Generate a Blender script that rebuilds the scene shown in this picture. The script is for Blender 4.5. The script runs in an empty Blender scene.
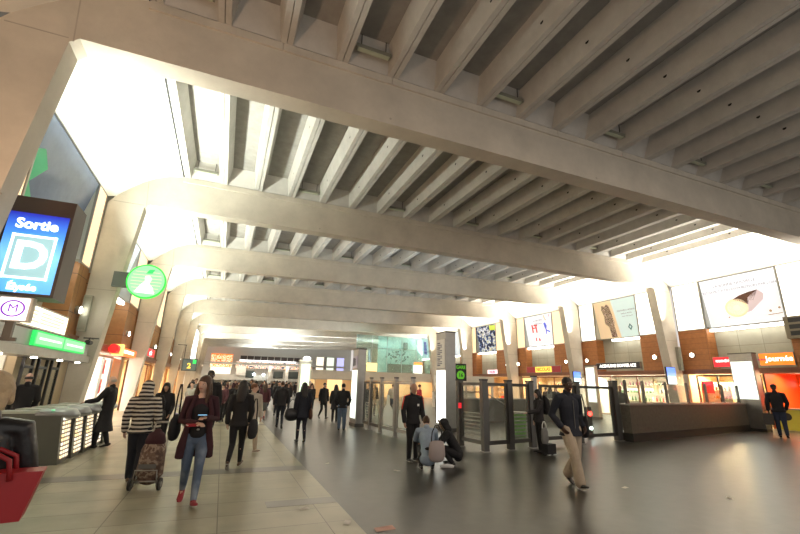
import bpy, math, random
from mathutils import Vector, Matrix
random.seed(7)
S = bpy.context.scene
COL = S.collection
PI = math.pi
R = math.radians

# ------------------------------------------------------------------ camera
def make_camera():
    f = 408.1
    yaw, pitch, roll = R(22.33), R(16.03), R(1.485)
    cy, sy, cp, sp = math.cos(yaw), math.sin(yaw), math.cos(pitch), math.sin(pitch)
    fw = Vector((sy*cp, cy*cp, sp)); r = Vector((cy, -sy, 0)); u = r.cross(fw)
    c, s = math.cos(roll), math.sin(roll)
    r2 = c*r+s*u; u2 = -s*r+c*u
    cd = bpy.data.cameras.new('camera'); co = bpy.data.objects.new('camera', cd); COL.objects.link(co)
    m = Matrix((r2, u2, -fw)).transposed().to_4x4(); m.translation = Vector((0, 0, 1.6))
    co.matrix_world = m
    cd.sensor_width = 36; cd.lens = f/800*36; cd.clip_start = 0.05; cd.clip_end = 400
    S.camera = co
make_camera()

# ------------------------------------------------------------------ materials
MATS = {}
EM = .62
def mat(name, col, rough=0.6, metal=0.0, emis=None, estr=0.0, noise=0.0, nscale=3.0, bump=0.0, bscale=30.0, alpha=None, trans=0.0, spec=0.5):
    if name in MATS: return MATS[name]
    m = bpy.data.materials.new(name); m.use_nodes = True
    nt = m.node_tree; b = nt.nodes['Principled BSDF']
    b.inputs['Base Color'].default_value = (*col, 1)
    b.inputs['Roughness'].default_value = rough; b.inputs['Metallic'].default_value = metal
    b.inputs['Specular IOR Level'].default_value = spec
    if trans: b.inputs['Transmission Weight'].default_value = trans
    if emis is not None:
        b.inputs['Emission Color'].default_value = (*emis, 1); b.inputs['Emission Strength'].default_value = estr*EM
    if noise or bump:
        tc = nt.nodes.new('ShaderNodeTexCoord')
    if noise:
        n = nt.nodes.new('ShaderNodeTexNoise'); n.inputs['Scale'].default_value = nscale; n.inputs['Detail'].default_value = 6
        n.inputs['Roughness'].default_value = 0.65
        nt.links.new(tc.outputs['Object'], n.inputs['Vector'])
        mr = nt.nodes.new('ShaderNodeMapRange'); mr.inputs[1].default_value = .25; mr.inputs[2].default_value = .75
        mr.inputs[3].default_value = 1-noise; mr.inputs[4].default_value = 1+noise*.6
        nt.links.new(n.outputs['Fac'], mr.inputs[0])
        mx = nt.nodes.new('ShaderNodeVectorMath'); mx.operation = 'SCALE'; mx.inputs[0].default_value = col
        nt.links.new(mr.outputs[0], mx.inputs['Scale']); nt.links.new(mx.outputs[0], b.inputs['Base Color'])
    if bump:
        n2 = nt.nodes.new('ShaderNodeTexNoise'); n2.inputs['Scale'].default_value = bscale; n2.inputs['Detail'].default_value = 4
        nt.links.new(tc.outputs['Object'], n2.inputs['Vector'])
        bp = nt.nodes.new('ShaderNodeBump'); bp.inputs['Strength'].default_value = bump; bp.inputs['Distance'].default_value = .02
        nt.links.new(n2.outputs['Fac'], bp.inputs['Height']); nt.links.new(bp.outputs[0], b.inputs['Normal'])
    MATS[name] = m
    return m

def emi(name, col, st):
    return mat(name, tuple(min(1, c*.8) for c in col), .5, 0, col, st)

def math_node(nt, op, a, b=None, c=None):
    n = nt.nodes.new('ShaderNodeMath'); n.operation = op
    for i, v in enumerate((a, b, c)):
        if v is None: continue
        if isinstance(v, (int, float)): n.inputs[i].default_value = v
        else: nt.links.new(v, n.inputs[i])
    return n.outputs[0]

def grid_mat(name, ca, cb, px, py, w, rough, noise=.12, nscale=1.2, ox=0, oy=0, axes=('X', 'Y'), cj=None, bump=0.0, spec=.5, rn=0.0):
    """rectangular slabs ca/cb with joints cj, spacing px by py metres"""
    m = bpy.data.materials.new(name); m.use_nodes = True; nt = m.node_tree; b = nt.nodes['Principled BSDF']
    tc = nt.nodes.new('ShaderNodeTexCoord'); sp = nt.nodes.new('ShaderNodeSeparateXYZ')
    nt.links.new(tc.outputs['Object'], sp.inputs[0])
    u = math_node(nt, 'DIVIDE', math_node(nt, 'ADD', sp.outputs[axes[0]], -ox), px)
    v = math_node(nt, 'DIVIDE', math_node(nt, 'ADD', sp.outputs[axes[1]], -oy), py)
    fu = math_node(nt, 'FRACT', u); fv = math_node(nt, 'FRACT', v)
    ju = math_node(nt, 'LESS_THAN', fu, w/px); jv = math_node(nt, 'LESS_THAN', fv, w/py)
    j = math_node(nt, 'MAXIMUM', ju, jv)
    cell = nt.nodes.new('ShaderNodeCombineXYZ')
    nt.links.new(math_node(nt, 'FLOOR', u), cell.inputs[0]); nt.links.new(math_node(nt, 'FLOOR', v), cell.inputs[1])
    wn = nt.nodes.new('ShaderNodeTexWhiteNoise'); wn.noise_dimensions = '2D'; nt.links.new(cell.outputs[0], wn.inputs['Vector'])
    n = nt.nodes.new('ShaderNodeTexNoise'); n.inputs['Scale'].default_value = nscale; n.inputs['Detail'].default_value = 8
    nt.links.new(tc.outputs['Object'], n.inputs['Vector'])
    m1 = nt.nodes.new('ShaderNodeMix'); m1.data_type = 'RGBA'; m1.inputs[6].default_value = (*ca, 1); m1.inputs[7].default_value = (*cb, 1)
    nt.links.new(wn.outputs['Value'], m1.inputs[0])
    mr = nt.nodes.new('ShaderNodeMapRange'); mr.inputs[1].default_value = .3; mr.inputs[2].default_value = .7
    mr.inputs[3].default_value = 1-noise; mr.inputs[4].default_value = 1+noise
    nt.links.new(n.outputs['Fac'], mr.inputs[0])
    sc = nt.nodes.new('ShaderNodeVectorMath'); sc.operation = 'SCALE'
    nt.links.new(m1.outputs[2], sc.inputs[0]); nt.links.new(mr.outputs[0], sc.inputs['Scale'])
    m2 = nt.nodes.new('ShaderNodeMix'); m2.data_type = 'RGBA'; m2.inputs[7].default_value = (*(cj or tuple(x*.6 for x in ca)), 1)
    nt.links.new(j, m2.inputs[0]); nt.links.new(sc.outputs[0], m2.inputs[6]); nt.links.new(m2.outputs[2], b.inputs['Base Color'])
    b.inputs['Specular IOR Level'].default_value = spec
    if rn:
        mr2 = nt.nodes.new('ShaderNodeMapRange'); mr2.inputs[1].default_value = .3; mr2.inputs[2].default_value = .7
        mr2.inputs[3].default_value = rough-rn; mr2.inputs[4].default_value = rough+rn
        n3 = nt.nodes.new('ShaderNodeTexNoise'); n3.inputs['Scale'].default_value = .7; n3.inputs['Detail'].default_value = 2; nt.links.new(tc.outputs['Object'], n3.inputs['Vector']); nt.links.new(n3.outputs['Fac'], mr2.inputs[0]); nt.links.new(mr2.outputs[0], b.inputs['Roughness'])
    else: b.inputs['Roughness'].default_value = rough
    MATS[name] = m
    return m

def stripe_mat(name, ca, cb, period, axis='Z', duty=.5, rough=.85, wob=.0):
    m = bpy.data.materials.new(name); m.use_nodes = True; nt = m.node_tree; b = nt.nodes['Principled BSDF']
    tc = nt.nodes.new('ShaderNodeTexCoord'); sp = nt.nodes.new('ShaderNodeSeparateXYZ'); nt.links.new(tc.outputs['Object'], sp.inputs[0])
    z = sp.outputs[axis]
    if wob:
        n = nt.nodes.new('ShaderNodeTexNoise'); n.inputs['Scale'].default_value = 6; nt.links.new(tc.outputs['Object'], n.inputs['Vector'])
        z = math_node(nt, 'ADD', z, math_node(nt, 'MULTIPLY', n.outputs['Fac'], wob))
    fr = math_node(nt, 'FRACT', math_node(nt, 'DIVIDE', z, period)); lt = math_node(nt, 'LESS_THAN', fr, duty)
    m1 = nt.nodes.new('ShaderNodeMix'); m1.data_type = 'RGBA'; m1.inputs[6].default_value = (*ca, 1); m1.inputs[7].default_value = (*cb, 1)
    nt.links.new(lt, m1.inputs[0]); nt.links.new(m1.outputs[2], b.inputs['Base Color']); b.inputs['Roughness'].default_value = rough
    MATS[name] = m
    return m

def ramp_noise_mat(name, stops, scale, rough=.7, emis=0.0, vor=False, detail=3, contrast=True):
    """patchy multi colour print; emission uses the same colours when emis > 0"""
    m = bpy.data.materials.new(name); m.use_nodes = True; nt = m.node_tree; b = nt.nodes['Principled BSDF']
    tc = nt.nodes.new('ShaderNodeTexCoord')
    if vor:
        n = nt.nodes.new('ShaderNodeTexVoronoi'); n.inputs['Scale'].default_value = scale; o = n.outputs['Color']
        sx = nt.nodes.new('ShaderNodeSeparateXYZ'); nt.links.new(n.outputs['Color'], sx.inputs[0]); o = sx.outputs[0]
    else:
        n = nt.nodes.new('ShaderNodeTexNoise'); n.inputs['Scale'].default_value = scale; n.inputs['Detail'].default_value = detail; o = n.outputs['Fac']
    nt.links.new(tc.outputs['Object'], n.inputs['Vector'])
    cr = nt.nodes.new('ShaderNodeValToRGB'); cr.color_ramp.interpolation = 'CONSTANT' if contrast else 'LINEAR'
    while len(cr.color_ramp.elements) < len(stops): cr.color_ramp.elements.new(.5)
    for e, (p, c) in zip(cr.color_ramp.elements, stops): e.position = p; e.color = (*c, 1)
    nt.links.new(o, cr.inputs[0]); nt.links.new(cr.outputs[0], b.inputs['Base Color']); b.inputs['Roughness'].default_value = rough
    if emis:
        nt.links.new(cr.outputs[0], b.inputs['Emission Color']); b.inputs['Emission Strength'].default_value = emis
    MATS[name] = m
    return m

def glass_mat(name, col, rough=0.05, mixf=.12, haze=.0):
    """thin sheet glass: mostly clear, fresnel reflection, a little haze"""
    m = bpy.data.materials.new(name); m.use_nodes = True; nt = m.node_tree; nt.nodes.clear()
    out = nt.nodes.new('ShaderNodeOutputMaterial'); tr = nt.nodes.new('ShaderNodeBsdfTransparent'); tr.inputs[0].default_value = (*col, 1)
    gl = nt.nodes.new('ShaderNodeBsdfGlossy'); gl.inputs['Roughness'].default_value = rough; gl.inputs['Color'].default_value = (.9, .95, .95, 1)
    fr = nt.nodes.new('ShaderNodeLayerWeight'); fr.inputs['Blend'].default_value = .5
    f2 = math_node(nt, 'ADD', math_node(nt, 'MULTIPLY', math_node(nt, 'POWER', fr.outputs['Facing'], 4.0), .5), .02+mixf*.15)
    mx = nt.nodes.new('ShaderNodeMixShader'); nt.links.new(f2, mx.inputs[0]); nt.links.new(tr.outputs[0], mx.inputs[1]); nt.links.new(gl.outputs[0], mx.inputs[2])
    o = mx.outputs[0]
    if haze:
        df = nt.nodes.new('ShaderNodeBsdfDiffuse'); df.inputs[0].default_value = (.62, .66, .62, 1)
        tc = nt.nodes.new('ShaderNodeTexCoord'); n = nt.nodes.new('ShaderNodeTexNoise'); n.inputs['Scale'].default_value = 1.6; n.inputs['Detail'].default_value = 5
        nt.links.new(tc.outputs['Object'], n.inputs['Vector'])
        m3 = nt.nodes.new('ShaderNodeMixShader'); nt.links.new(math_node(nt, 'MULTIPLY', n.outputs['Fac'], haze*2), m3.inputs[0])
        nt.links.new(o, m3.inputs[1]); nt.links.new(df.outputs[0], m3.inputs[2]); o = m3.outputs[0]
    nt.links.new(o, out.inputs[0]); MATS[name] = m
    return m

# ------------------------------------------------------------------ mesh builder
class MB:
    def __init__(s): s.v = []; s.f = []; s.mi = []; s.sm = []
    def face(s, pts, mi=0, sm=False):
        b = len(s.v); s.v += [tuple(p) for p in pts]; s.f.append(tuple(range(b, b+len(pts)))); s.mi.append(mi); s.sm.append(sm)
    def add(s, vs, fs, mi=0, sm=False):
        b = len(s.v); s.v += [tuple(p) for p in vs]
        for f in fs: s.f.append(tuple(b+i for i in f)); s.mi.append(mi); s.sm.append(sm)
    def box(s, x0, x1, y0, y1, z0, z1, mi=0):
        if x0 > x1: x0, x1 = x1, x0
        if y0 > y1: y0, y1 = y1, y0
        if z0 > z1: z0, z1 = z1, z0
        v = [(x0,y0,z0),(x1,y0,z0),(x1,y1,z0),(x0,y1,z0),(x0,y0,z1),(x1,y0,z1),(x1,y1,z1),(x0,y1,z1)]
        s.add(v, [(0,3,2,1),(4,5,6,7),(0,1,5,4),(1,2,6,5),(2,3,7,6),(3,0,4,7)], mi)
    def prism(s, poly, a, b, mi=0):
        """poly: list of 3D points (planar loop) swept by vector b, starting offset a"""
        n = len(poly); A = [Vector(p)+Vector(a) for p in poly]; B = [p+Vector(b) for p in A]
        s.add(A+B, [tuple(range(n))[::-1], tuple(range(n, 2*n))]+[(i, (i+1) % n, n+(i+1) % n, n+i) for i in range(n)], mi)
    def loft(s, pts, rads, right=(1,0,0), seg=12, mi=0, caps=True, sm=True):
        """elliptical rings (a along right, b along the other axis) through pts with rounded ends"""
        P = [Vector(p) for p in pts]; Rr = [(r, r) if isinstance(r, (int, float)) else r for r in rads]
        if caps:
            t0 = (P[1]-P[0]).normalized(); t1 = (P[-1]-P[-2]).normalized()
            def cap(p, t, r, sgn):
                m = min(r); return [(p+t*sgn*m*.95, (r[0]*.25, r[1]*.25)), (p+t*sgn*m*.75, (r[0]*.66, r[1]*.66)), (p+t*sgn*m*.4, (r[0]*.92, r[1]*.92))]
            a = cap(P[0], t0, Rr[0], -1); z = cap(P[-1], t1, Rr[-1], 1)[::-1]
            P = [q[0] for q in a]+P+[q[0] for q in z]; Rr = [q[1] for q in a]+Rr+[q[1] for q in z]
        rt = Vector(right); rings = []
        for i, p in enumerate(P):
            t = (P[min(i+1, len(P)-1)]-P[max(i-1, 0)]).normalized()
            r = (rt-t*rt.dot(t))
            if r.length < 1e-3: r = t.orthogonal()
            r.normalize(); u = t.cross(r)
            rings.append([p+r*(Rr[i][0]*math.cos(2*PI*k/seg))+u*(Rr[i][1]*math.sin(2*PI*k/seg)) for k in range(seg)])
        vs = [q for rg in rings for q in rg]; n = len(rings)
        fs = [(i*seg+k, i*seg+(k+1) % seg, (i+1)*seg+(k+1) % seg, (i+1)*seg+k) for i in range(n-1) for k in range(seg)]
        fs += [tuple(range(seg))[::-1], tuple(range((n-1)*seg, n*seg))]
        s.add(vs, fs, mi, sm)
    def tube(s, pts, r, seg=8, mi=0):
        s.loft(pts, [r]*len(pts), (0.12, .99, .05), seg, mi, caps=False)
    def cyl(s, c, r, h, axis='Z', seg=20, mi=0, r2=None):
        c = Vector(c); d = {'X': Vector((1,0,0)), 'Y': Vector((0,1,0)), 'Z': Vector((0,0,1))}[axis]
        a = d.orthogonal().normalized(); b = d.cross(a); r2 = r if r2 is None else r2
        A = [c+a*r*math.cos(2*PI*k/seg)+b*r*math.sin(2*PI*k/seg) for k in range(seg)]
        B = [c+d*h+a*r2*math.cos(2*PI*k/seg)+b*r2*math.sin(2*PI*k/seg) for k in range(seg)]
        s.add(A+B, [tuple(range(seg))[::-1], tuple(range(seg, 2*seg))], mi)
        s.add(A+B, [(k, (k+1) % seg, seg+(k+1) % seg, seg+k) for k in range(seg)], mi, True)
    def ell(s, c, r, seg=14, rings=9, mi=0, rot=None):
        vs = []; c = Vector(c)
        for i in range(rings+1):
            th = PI*i/rings
            for k in range(seg):
                p = Vector((r[0]*math.sin(th)*math.cos(2*PI*k/seg), r[1]*math.sin(th)*math.sin(2*PI*k/seg), r[2]*math.cos(th)))
                if rot: p = rot @ p
                vs.append(c+p)
        fs = [(i*seg+k, (i+1)*seg+k, (i+1)*seg+(k+1) % seg, i*seg+(k+1) % seg) for i in range(rings) for k in range(seg)]
        s.add(vs, fs, mi, True)
    def build(s, name, mats, parent=None, world=True, base=None):
        me = bpy.data.meshes.new(name)
        if not isinstance(mats, (list, tuple)): mats = [mats]
        v = s.v; off = Vector((0, 0, 0))
        if parent is not None:
            if world:
                q = parent
                while q is not None: off += q.location; q = q.parent
        elif base is not None: off = Vector(base)
        elif world:
            xs = [p[0] for p in v]; ys = [p[1] for p in v]; zs = [p[2] for p in v]
            off = Vector(((min(xs)+max(xs))/2, (min(ys)+max(ys))/2, min(zs)))
        me.from_pydata([(p[0]-off.x, p[1]-off.y, p[2]-off.z) for p in v], [], s.f)
        for m in mats: me.materials.append(m)
        me.polygons.foreach_set('material_index', s.mi); me.polygons.foreach_set('use_smooth', s.sm)
        me.update()
        o = bpy.data.objects.new(name, me); COL.objects.link(o)
        if parent is not None: o.parent = parent
        elif world or base is not None: o.location = off
        return o

def tag(o, label=None, cat=None, group=None, kind=None):
    if label: o['label'] = label
    if cat: o['category'] = cat
    if group: o['group'] = group
    if kind: o['kind'] = kind
    return o
def thing(name, label, cat, loc=(0, 0, 0), rz=0, group=None):
    o = bpy.data.objects.new(name, None); COL.objects.link(o); o.location = loc; o.rotation_euler = (0, 0, rz)
    o.empty_display_size = .1
    return tag(o, label, cat, group)
def struct(name, mb, m, base=None): return tag(mb.build(name, m, base=base), kind='structure')
def dup(root, loc, rz=None, label=None, group=None):
    r = root.copy(); COL.objects.link(r); r.location = loc
    if rz is not None: r.rotation_euler = (0, 0, rz)
    if label: r['label'] = label
    if group: r['group'] = group
    for ch in list(root.children):
        c = ch.copy(); COL.objects.link(c); c.parent = r
        for g in ch.children:
            d = g.copy(); COL.objects.link(d); d.parent = c
    return r

BOLD = None
def text_mesh(name, txt, size, origin, xdir, updir, m, parent, depth=.01, bold=0.0, world=True, align='CENTER'):
    """lettering as a mesh; origin = centre of the line, xdir = reading direction"""
    cu = bpy.data.curves.new('lettering', 'FONT'); cu.body = txt; cu.size = size; cu.align_x = align; cu.align_y = 'CENTER'
    cu.extrude = depth/2; cu.offset = bold; cu.resolution_u = 3
    to = bpy.data.objects.new('lettering', cu); COL.objects.link(to)
    dg = bpy.context.evaluated_depsgraph_get()
    me = bpy.data.meshes.new_from_object(to.evaluated_get(dg)); bpy.data.objects.remove(to)
    x = Vector(xdir).normalized(); y = Vector(updir).normalized(); z = x.cross(y)
    M = Matrix((x, y, z)).transposed().to_4x4(); M.translation = Vector(origin)
    me.transform(M)
    if parent is not None and world:
        off = Vector((0, 0, 0)); q = parent
        while q is not None: off += q.location; q = q.parent
        me.transform(Matrix.Translation(-off))
    me.materials.clear(); me.materials.append(m)
    o = bpy.data.objects.new(name, me); COL.objects.link(o); o.parent = parent
    return o

def area(loc, direction, sx, sy, power, col, name='lamp', spread=180):
    l = bpy.data.lights.new(name, 'AREA'); l.shape = 'RECTANGLE'; l.size = sx; l.size_y = sy; l.energy = power; l.color = col; l.spread = R(spread)
    o = bpy.data.objects.new(name, l); COL.objects.link(o); o.location = loc
    d = Vector(direction).normalized(); 
    # local x along world Y when possible
    z = -d; x = Vector((0, 1, 0)); x = (x-z*x.dot(z)).normalized() if abs(z.y) < .9 else Vector((1, 0, 0)); y = z.cross(x)
    M = Matrix((x, y, z)).transposed().to_4x4(); M.translation = Vector(loc); o.matrix_world = M
    return o
# ================================================================== the hall
FL = [7.9, 15.9, 24.5, 33.1, 42.1, 51.0, 59.6, 68.2, 76.8, 85.4]
FR = [7.9, 15.9, 23.1, 30.5, 38.0, 45.4, 52.8, 60.2, 67.6, 75.0]
XL, XR = -4.5, 24.2
TH = .50
def fy(k, x):
    if k < 0: return -4.0
    return FL[k]+(FR[k]-FL[k])*(x+3.2)/25.8

concrete = mat('concrete', (.64, .585, .495), .75, noise=.16, nscale=1.1, bump=.15, bscale=18)
concrete_edge = mat('concrete_edge', (.46, .41, .34), .8, noise=.2, nscale=2)
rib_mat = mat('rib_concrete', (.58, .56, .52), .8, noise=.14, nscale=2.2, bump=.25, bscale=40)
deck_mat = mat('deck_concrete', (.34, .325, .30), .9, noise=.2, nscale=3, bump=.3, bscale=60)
cove_mat = mat('cove_plaster', (.78, .77, .70), .8, noise=.05, nscale=.8)
dark_gap = mat('shadow_joint', (.03, .03, .03), .9)
steel = mat('brushed_steel', (.42, .41, .38), .38, .85, noise=.12, nscale=6)
steel_dark = mat('dark_steel', (.13, .125, .115), .4, .8)
black_pl = mat('black_plastic', (.02, .02, .022), .45)
white_pl = mat('white_plastic', (.8, .8, .78), .4)

ARC_L = [(-2.35, 8.85), (-2.75, 8.78), (-3.15, 8.62), (-3.55, 8.36), (-3.95, 8.0), (-4.25, 7.7), (-4.45, 7.4)]
ARC_R = [(22.15, 8.85), (22.55, 8.78), (22.95, 8.62), (23.35, 8.36), (23.7, 8.0), (23.95, 7.65), (24.05, 7.3)]
# portal frames
for k in range(len(FL)):
    prof = [(-4.45, 0)]+ARC_L[::-1]+ARC_R+[(24.05, 0), (23.55, 0), (22.74, 7.42), (22.6, 7.55), (-3.22, 7.55), (-3.36, 7.42), (-4.04, 0)]
    mb = MB(); m2 = TH
    n = len(prof)
    A = [(x, fy(k, x), z) for x, z in prof]; B = [(x, fy(k, x)+TH, z) for x, z in prof]
    # split into left leg, beam, right leg so that the faces stay convex
    def seg(idx, mi=0):
        a = [A[i] for i in idx]; b = [B[i] for i in idx]; c = len(idx)
        mb.add(a+b, [tuple(range(c)), tuple(range(c, 2*c))[::-1]]+[(i, (i+1) % c, c+(i+1) % c, c+i) for i in range(c)], mi)
    nL = 1; aL = list(range(1, 8)); aR = list(range(8, 15))
    seg([0, 1, n-2, n-1])                    # left leg
    seg([1, 2, 3, 4, 5, n-3, n-2])           # left shoulder
    seg([5, 6, 7, 8, 9, 10, n-4, n-3])       # beam
    seg([10, 11, 12, 13, 14, n-5, n-4])      # right shoulder
    seg([14, 15, 16, n-5])                   # right leg
    # raised ledge along the top of the beam face, both sides, with joints
    x = -2.3
    while x < 22.0:
        x2 = min(x+2.6, 22.1)
        for o0, o1 in ((-.05, .002), (TH-.002, TH+.05)):
            q = [(x, fy(k, x)+o0, 8.65), (x2-.015, fy(k, x2)+o0, 8.65), (x2-.015, fy(k, x2)+o1, 8.65), (x, fy(k, x)+o1, 8.65)]
            mb.prism(q, (0, 0, 0), (0, 0, .19), 0)
        x = x2
    # cast joints: the arc piece over each leg and the mid-leg joint
    for (p, q) in [((-3.3, 7.45), (-3.38, 8.42)), ((-4.3, 7.5), (-3.38, 7.5)), ((-4.45, 4.35), (-3.6, 4.35)), ((22.75, 7.45), (22.95, 8.55)), ((22.7, 7.3), (24.0, 7.3)), ((23.05, 4.4), (24.05, 4.4))]:
        dx, dz = q[0]-p[0], q[1]-p[1]; L = math.hypot(dx, dz); nx, nz = -dz/L*.012, dx/L*.012
        pts = [(p[0]-nx, p[1]-nz), (q[0]-nx, q[1]-nz), (q[0]+nx, q[1]+nz), (p[0]+nx, p[1]+nz)]
        mb.face([(a, fy(k, a)-.003, z) for a, z in pts], 1)
    for dxp, dzp in ((2.9, 8.05), (9.5, 8.0), (16.5, 8.1)):
        mb.cyl((dxp, fy(k, dxp)-.004, dzp-.35), .03, .01, 'Y', 8, 1)
    struct('beam' if k == 0 else 'beam', mb, [concrete, concrete_edge])

# coffered ceiling, one mesh per bay
RX = [-2.2+1.278*i for i in range(20)]
ZR, ZD = 8.84, 9.46
def rib_bay(k):
    """bay in front of frame k, behind frame k-1"""
    mb = MB()
    def y0(x): return fy(k-1, x)+(TH if k > 0 else 0)
    def y1(x): return fy(k, x)
    for i, x in enumerate(RX):
        for (a, b, c, d) in ((-.13, -.008, -.25, 0), (.008, .13, 0, .25)):
            # half ribs with a fine joint between them
            P = [(x+a, ZR), (x+b, ZR), (x+d if a > 0 else x-.008, ZD), (x+c if a < 0 else x+.008, ZD)]
            if i == 0 and a < 0: P = [(x+a+.06, ZR), (x+b, ZR), (x-.008, ZD), (x-.07, ZD)]
            A = [(px, y0(px), z) for px, z in P]; B = [(px, y1(px), z) for px, z in P]
            mb.add(A+B, [(0, 1, 2, 3), (7, 6, 5, 4), (0, 4, 5, 1), (1, 5, 6, 2), (2, 6, 7, 3), (3, 7, 4, 0)], 0)
        # small dark anchor holes on the rib flank
        if k <= 6:
            L = y1(x)-y0(x)
            for fr, rr in ((.36, .052), (.78, .05)):
                yy = y0(x)+L*fr; zc = ZR+.25
                xf = x-.13-.12*(.25/.62)
                if i: mb.add([(xf-.004+(-.0), yy+rr*math.cos(t*PI/4), zc+rr*math.sin(t*PI/4)) for t in range(8)], [tuple(range(8))], 2)
    for i in range(len(RX)-1):
        x, x2 = RX[i], RX[i+1]
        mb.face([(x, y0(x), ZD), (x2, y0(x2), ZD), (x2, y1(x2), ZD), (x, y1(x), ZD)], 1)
        for e in (0, 1):       # sloped end blocks of each coffer
            ya = (lambda q: y1(q)-.04) if e else (lambda q: y0(q)+.04); s = -1 if e else 1
            a, b = x+.12, x2-.12
            mb.face([(a, ya(a), ZR+.02), (b, ya(b), ZR+.02), (b+.12, ya(b)+s*.34, ZD-.002), (a-.12, ya(a)+s*.34, ZD-.002)], 0)
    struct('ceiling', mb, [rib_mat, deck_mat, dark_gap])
    # plaster coves at both sides
    mb = MB()
    cl = [(-2.33, 8.84)]+[(x, z-.012) for x, z in ARC_L[1:-1]]+[(-4.5, 7.62)]
    cr = [(22.1, 8.84)]+[(x, z-.012) for x, z in ARC_R[1:-2]]+[(24.2, 7.62)]
    for prof in (cl, cr):
        N = 10
        for (xa, za), (xb, zb) in zip(prof[:-1], prof[1:]):
            mb.face([(xa, y0(xa), za), (xa, y1(xa), za), (xb, y1(xb), zb), (xb, y0(xb), zb)], 0, False)
    struct('ceiling', mb, [cove_mat])
    mb = MB()   # dark gap and edge strip beside the outermost rib
    mb.face([(-2.34, y0(-2.3), 8.852), (-2.34, y1(-2.3), 8.852), (-2.25, y1(-2.3), 8.852), (-2.25, y0(-2.3), 8.852)], 0)
    mb.face([(22.11, y0(22), 8.852), (22.11, y1(22), 8.852), (22.2, y1(22), 8.852), (22.2, y0(22), 8.852)], 0)
    struct('trim', mb, dark_gap)
for k in range(len(FL)): rib_bay(k)
mb = MB(); mb.box(-6, 26, -6, 95, 9.5, 9.7); struct('roof', mb, deck_mat)

# unlit strip fixtures up in the coffers
lum = None; cnt = 0
places = ['just behind the first beam', 'behind the second beam', 'behind the third beam', 'behind the fourth beam']
for k in range(0, 4):
    for j, i in enumerate((1, 4, 7, 10, 13, 16)):
        xc = (RX[i-1]+RX[i])/2 if k else (RX[i-1]+RX[i])/2
        y = fy(k, xc)-.40; z = 9.02
        if lum is None:
            t = thing('strip_fixture', '', 'light fixture', (xc, y, z), 0, 'strip fixtures in the ceiling coffers')
            b = MB(); b.box(-.42, .42, -.07, .07, 0, .09); b.build('housing', mat('fixture_grey', (.25, .25, .2), .5), t, world=False)
            b = MB(); b.box(-.38, .38, -.055, .055, -.02, 0); b.build('cover', mat('fixture_cover', (.5, .55, .42), .3), t, world=False)
            for sx in (-.3, .3):
                b = MB(); b.box(sx-.01, sx+.01, -.01, .01, .09, .435); b.build('bracket', steel_dark, t, world=False)
            lum = t
        else: t = dup(lum, (xc, y, z))
        bay = ['coffers before the first beam', 'between first and second beam', 'between second and third beam', 'between third and fourth beam'][k]
        pos = ['first', 'second', 'third', 'fourth', 'fifth', 'sixth'][j]
        t['label'] = f'{pos} unlit strip fixture from the left, {bay}'

# ------------------------------------------------------------------ floors
fl_light = grid_mat('pale_stone_floor', (.33, .305, .215), (.285, .26, .18), 1.2, .6, .012, .36, noise=.16, nscale=2.2, ox=-1.05, oy=.0, cj=(.10, .09, .06))
fl_dark = grid_mat('dark_granite_floor', (.046, .044, .036), (.039, .037, .031), 1.2, 1.2, .006, .33, noise=.2, nscale=5, ox=1.69, cj=(.024, .022, .02), spec=.36)
fl_band = mat('dark_floor_band', (.12, .11, .09), .33, noise=.2, nscale=3)
mb = MB(); mb.box(-12, 1.69, -4, 95, -.2, 0); struct('floor', mb, fl_light, (0, 0, 0))
mb = MB(); mb.box(1.69, 34, -4, 95, -.2, 0); struct('floor', mb, fl_dark, (0, 0, 0))
mb = MB()
for y in (8.52, 17.1, 25.7, 34.3): mb.box(-4.4, 1.69, y, y+.42, -.01, .002)
for y in (6.2,): mb.box(.75, 1.69, y, y+.3, -.01, .002)
struct('floor', mb, fl_band, (0, 0, 0))

# ------------------------------------------------------------------ side walls
wood_r = grid_mat('orange_wood_cladding', (.42, .165, .05), (.38, .145, .042), 2.4, .3, .012, .5, noise=.12, nscale=6, axes=('Y', 'Z'), cj=(.16, .06, .02))
wood_l = grid_mat('brown_wood_cladding', (.36, .17, .06), (.32, .15, .05), .9, 1.15, .02, .5, noise=.12, nscale=6, axes=('Y', 'Z'), cj=(.08, .04, .02))
recess_m = grid_mat('recess_panels', (.42, .40, .31), (.37, .35, .27), 1.1, 2.0, .02, .6, noise=.1, nscale=1.5, axes=('Y', 'Z'), cj=(.22, .21, .16))
lintel_m = mat('lintel_brown', (.26, .10, .05), .4, noise=.1)
cream = emi('cream_lightbox', (1, .76, .46), 1.0)
cream_hot = emi('white_lightbox', (1, .93, .80), 2.6)
tube_m = emi('tube_light', (1, .96, .86), 9)
spot_m = emi('spot_glow', (1, .95, .82), 22)
alu = mat('aluminium_frame', (.35, .34, .31), .35, .7)

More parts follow.
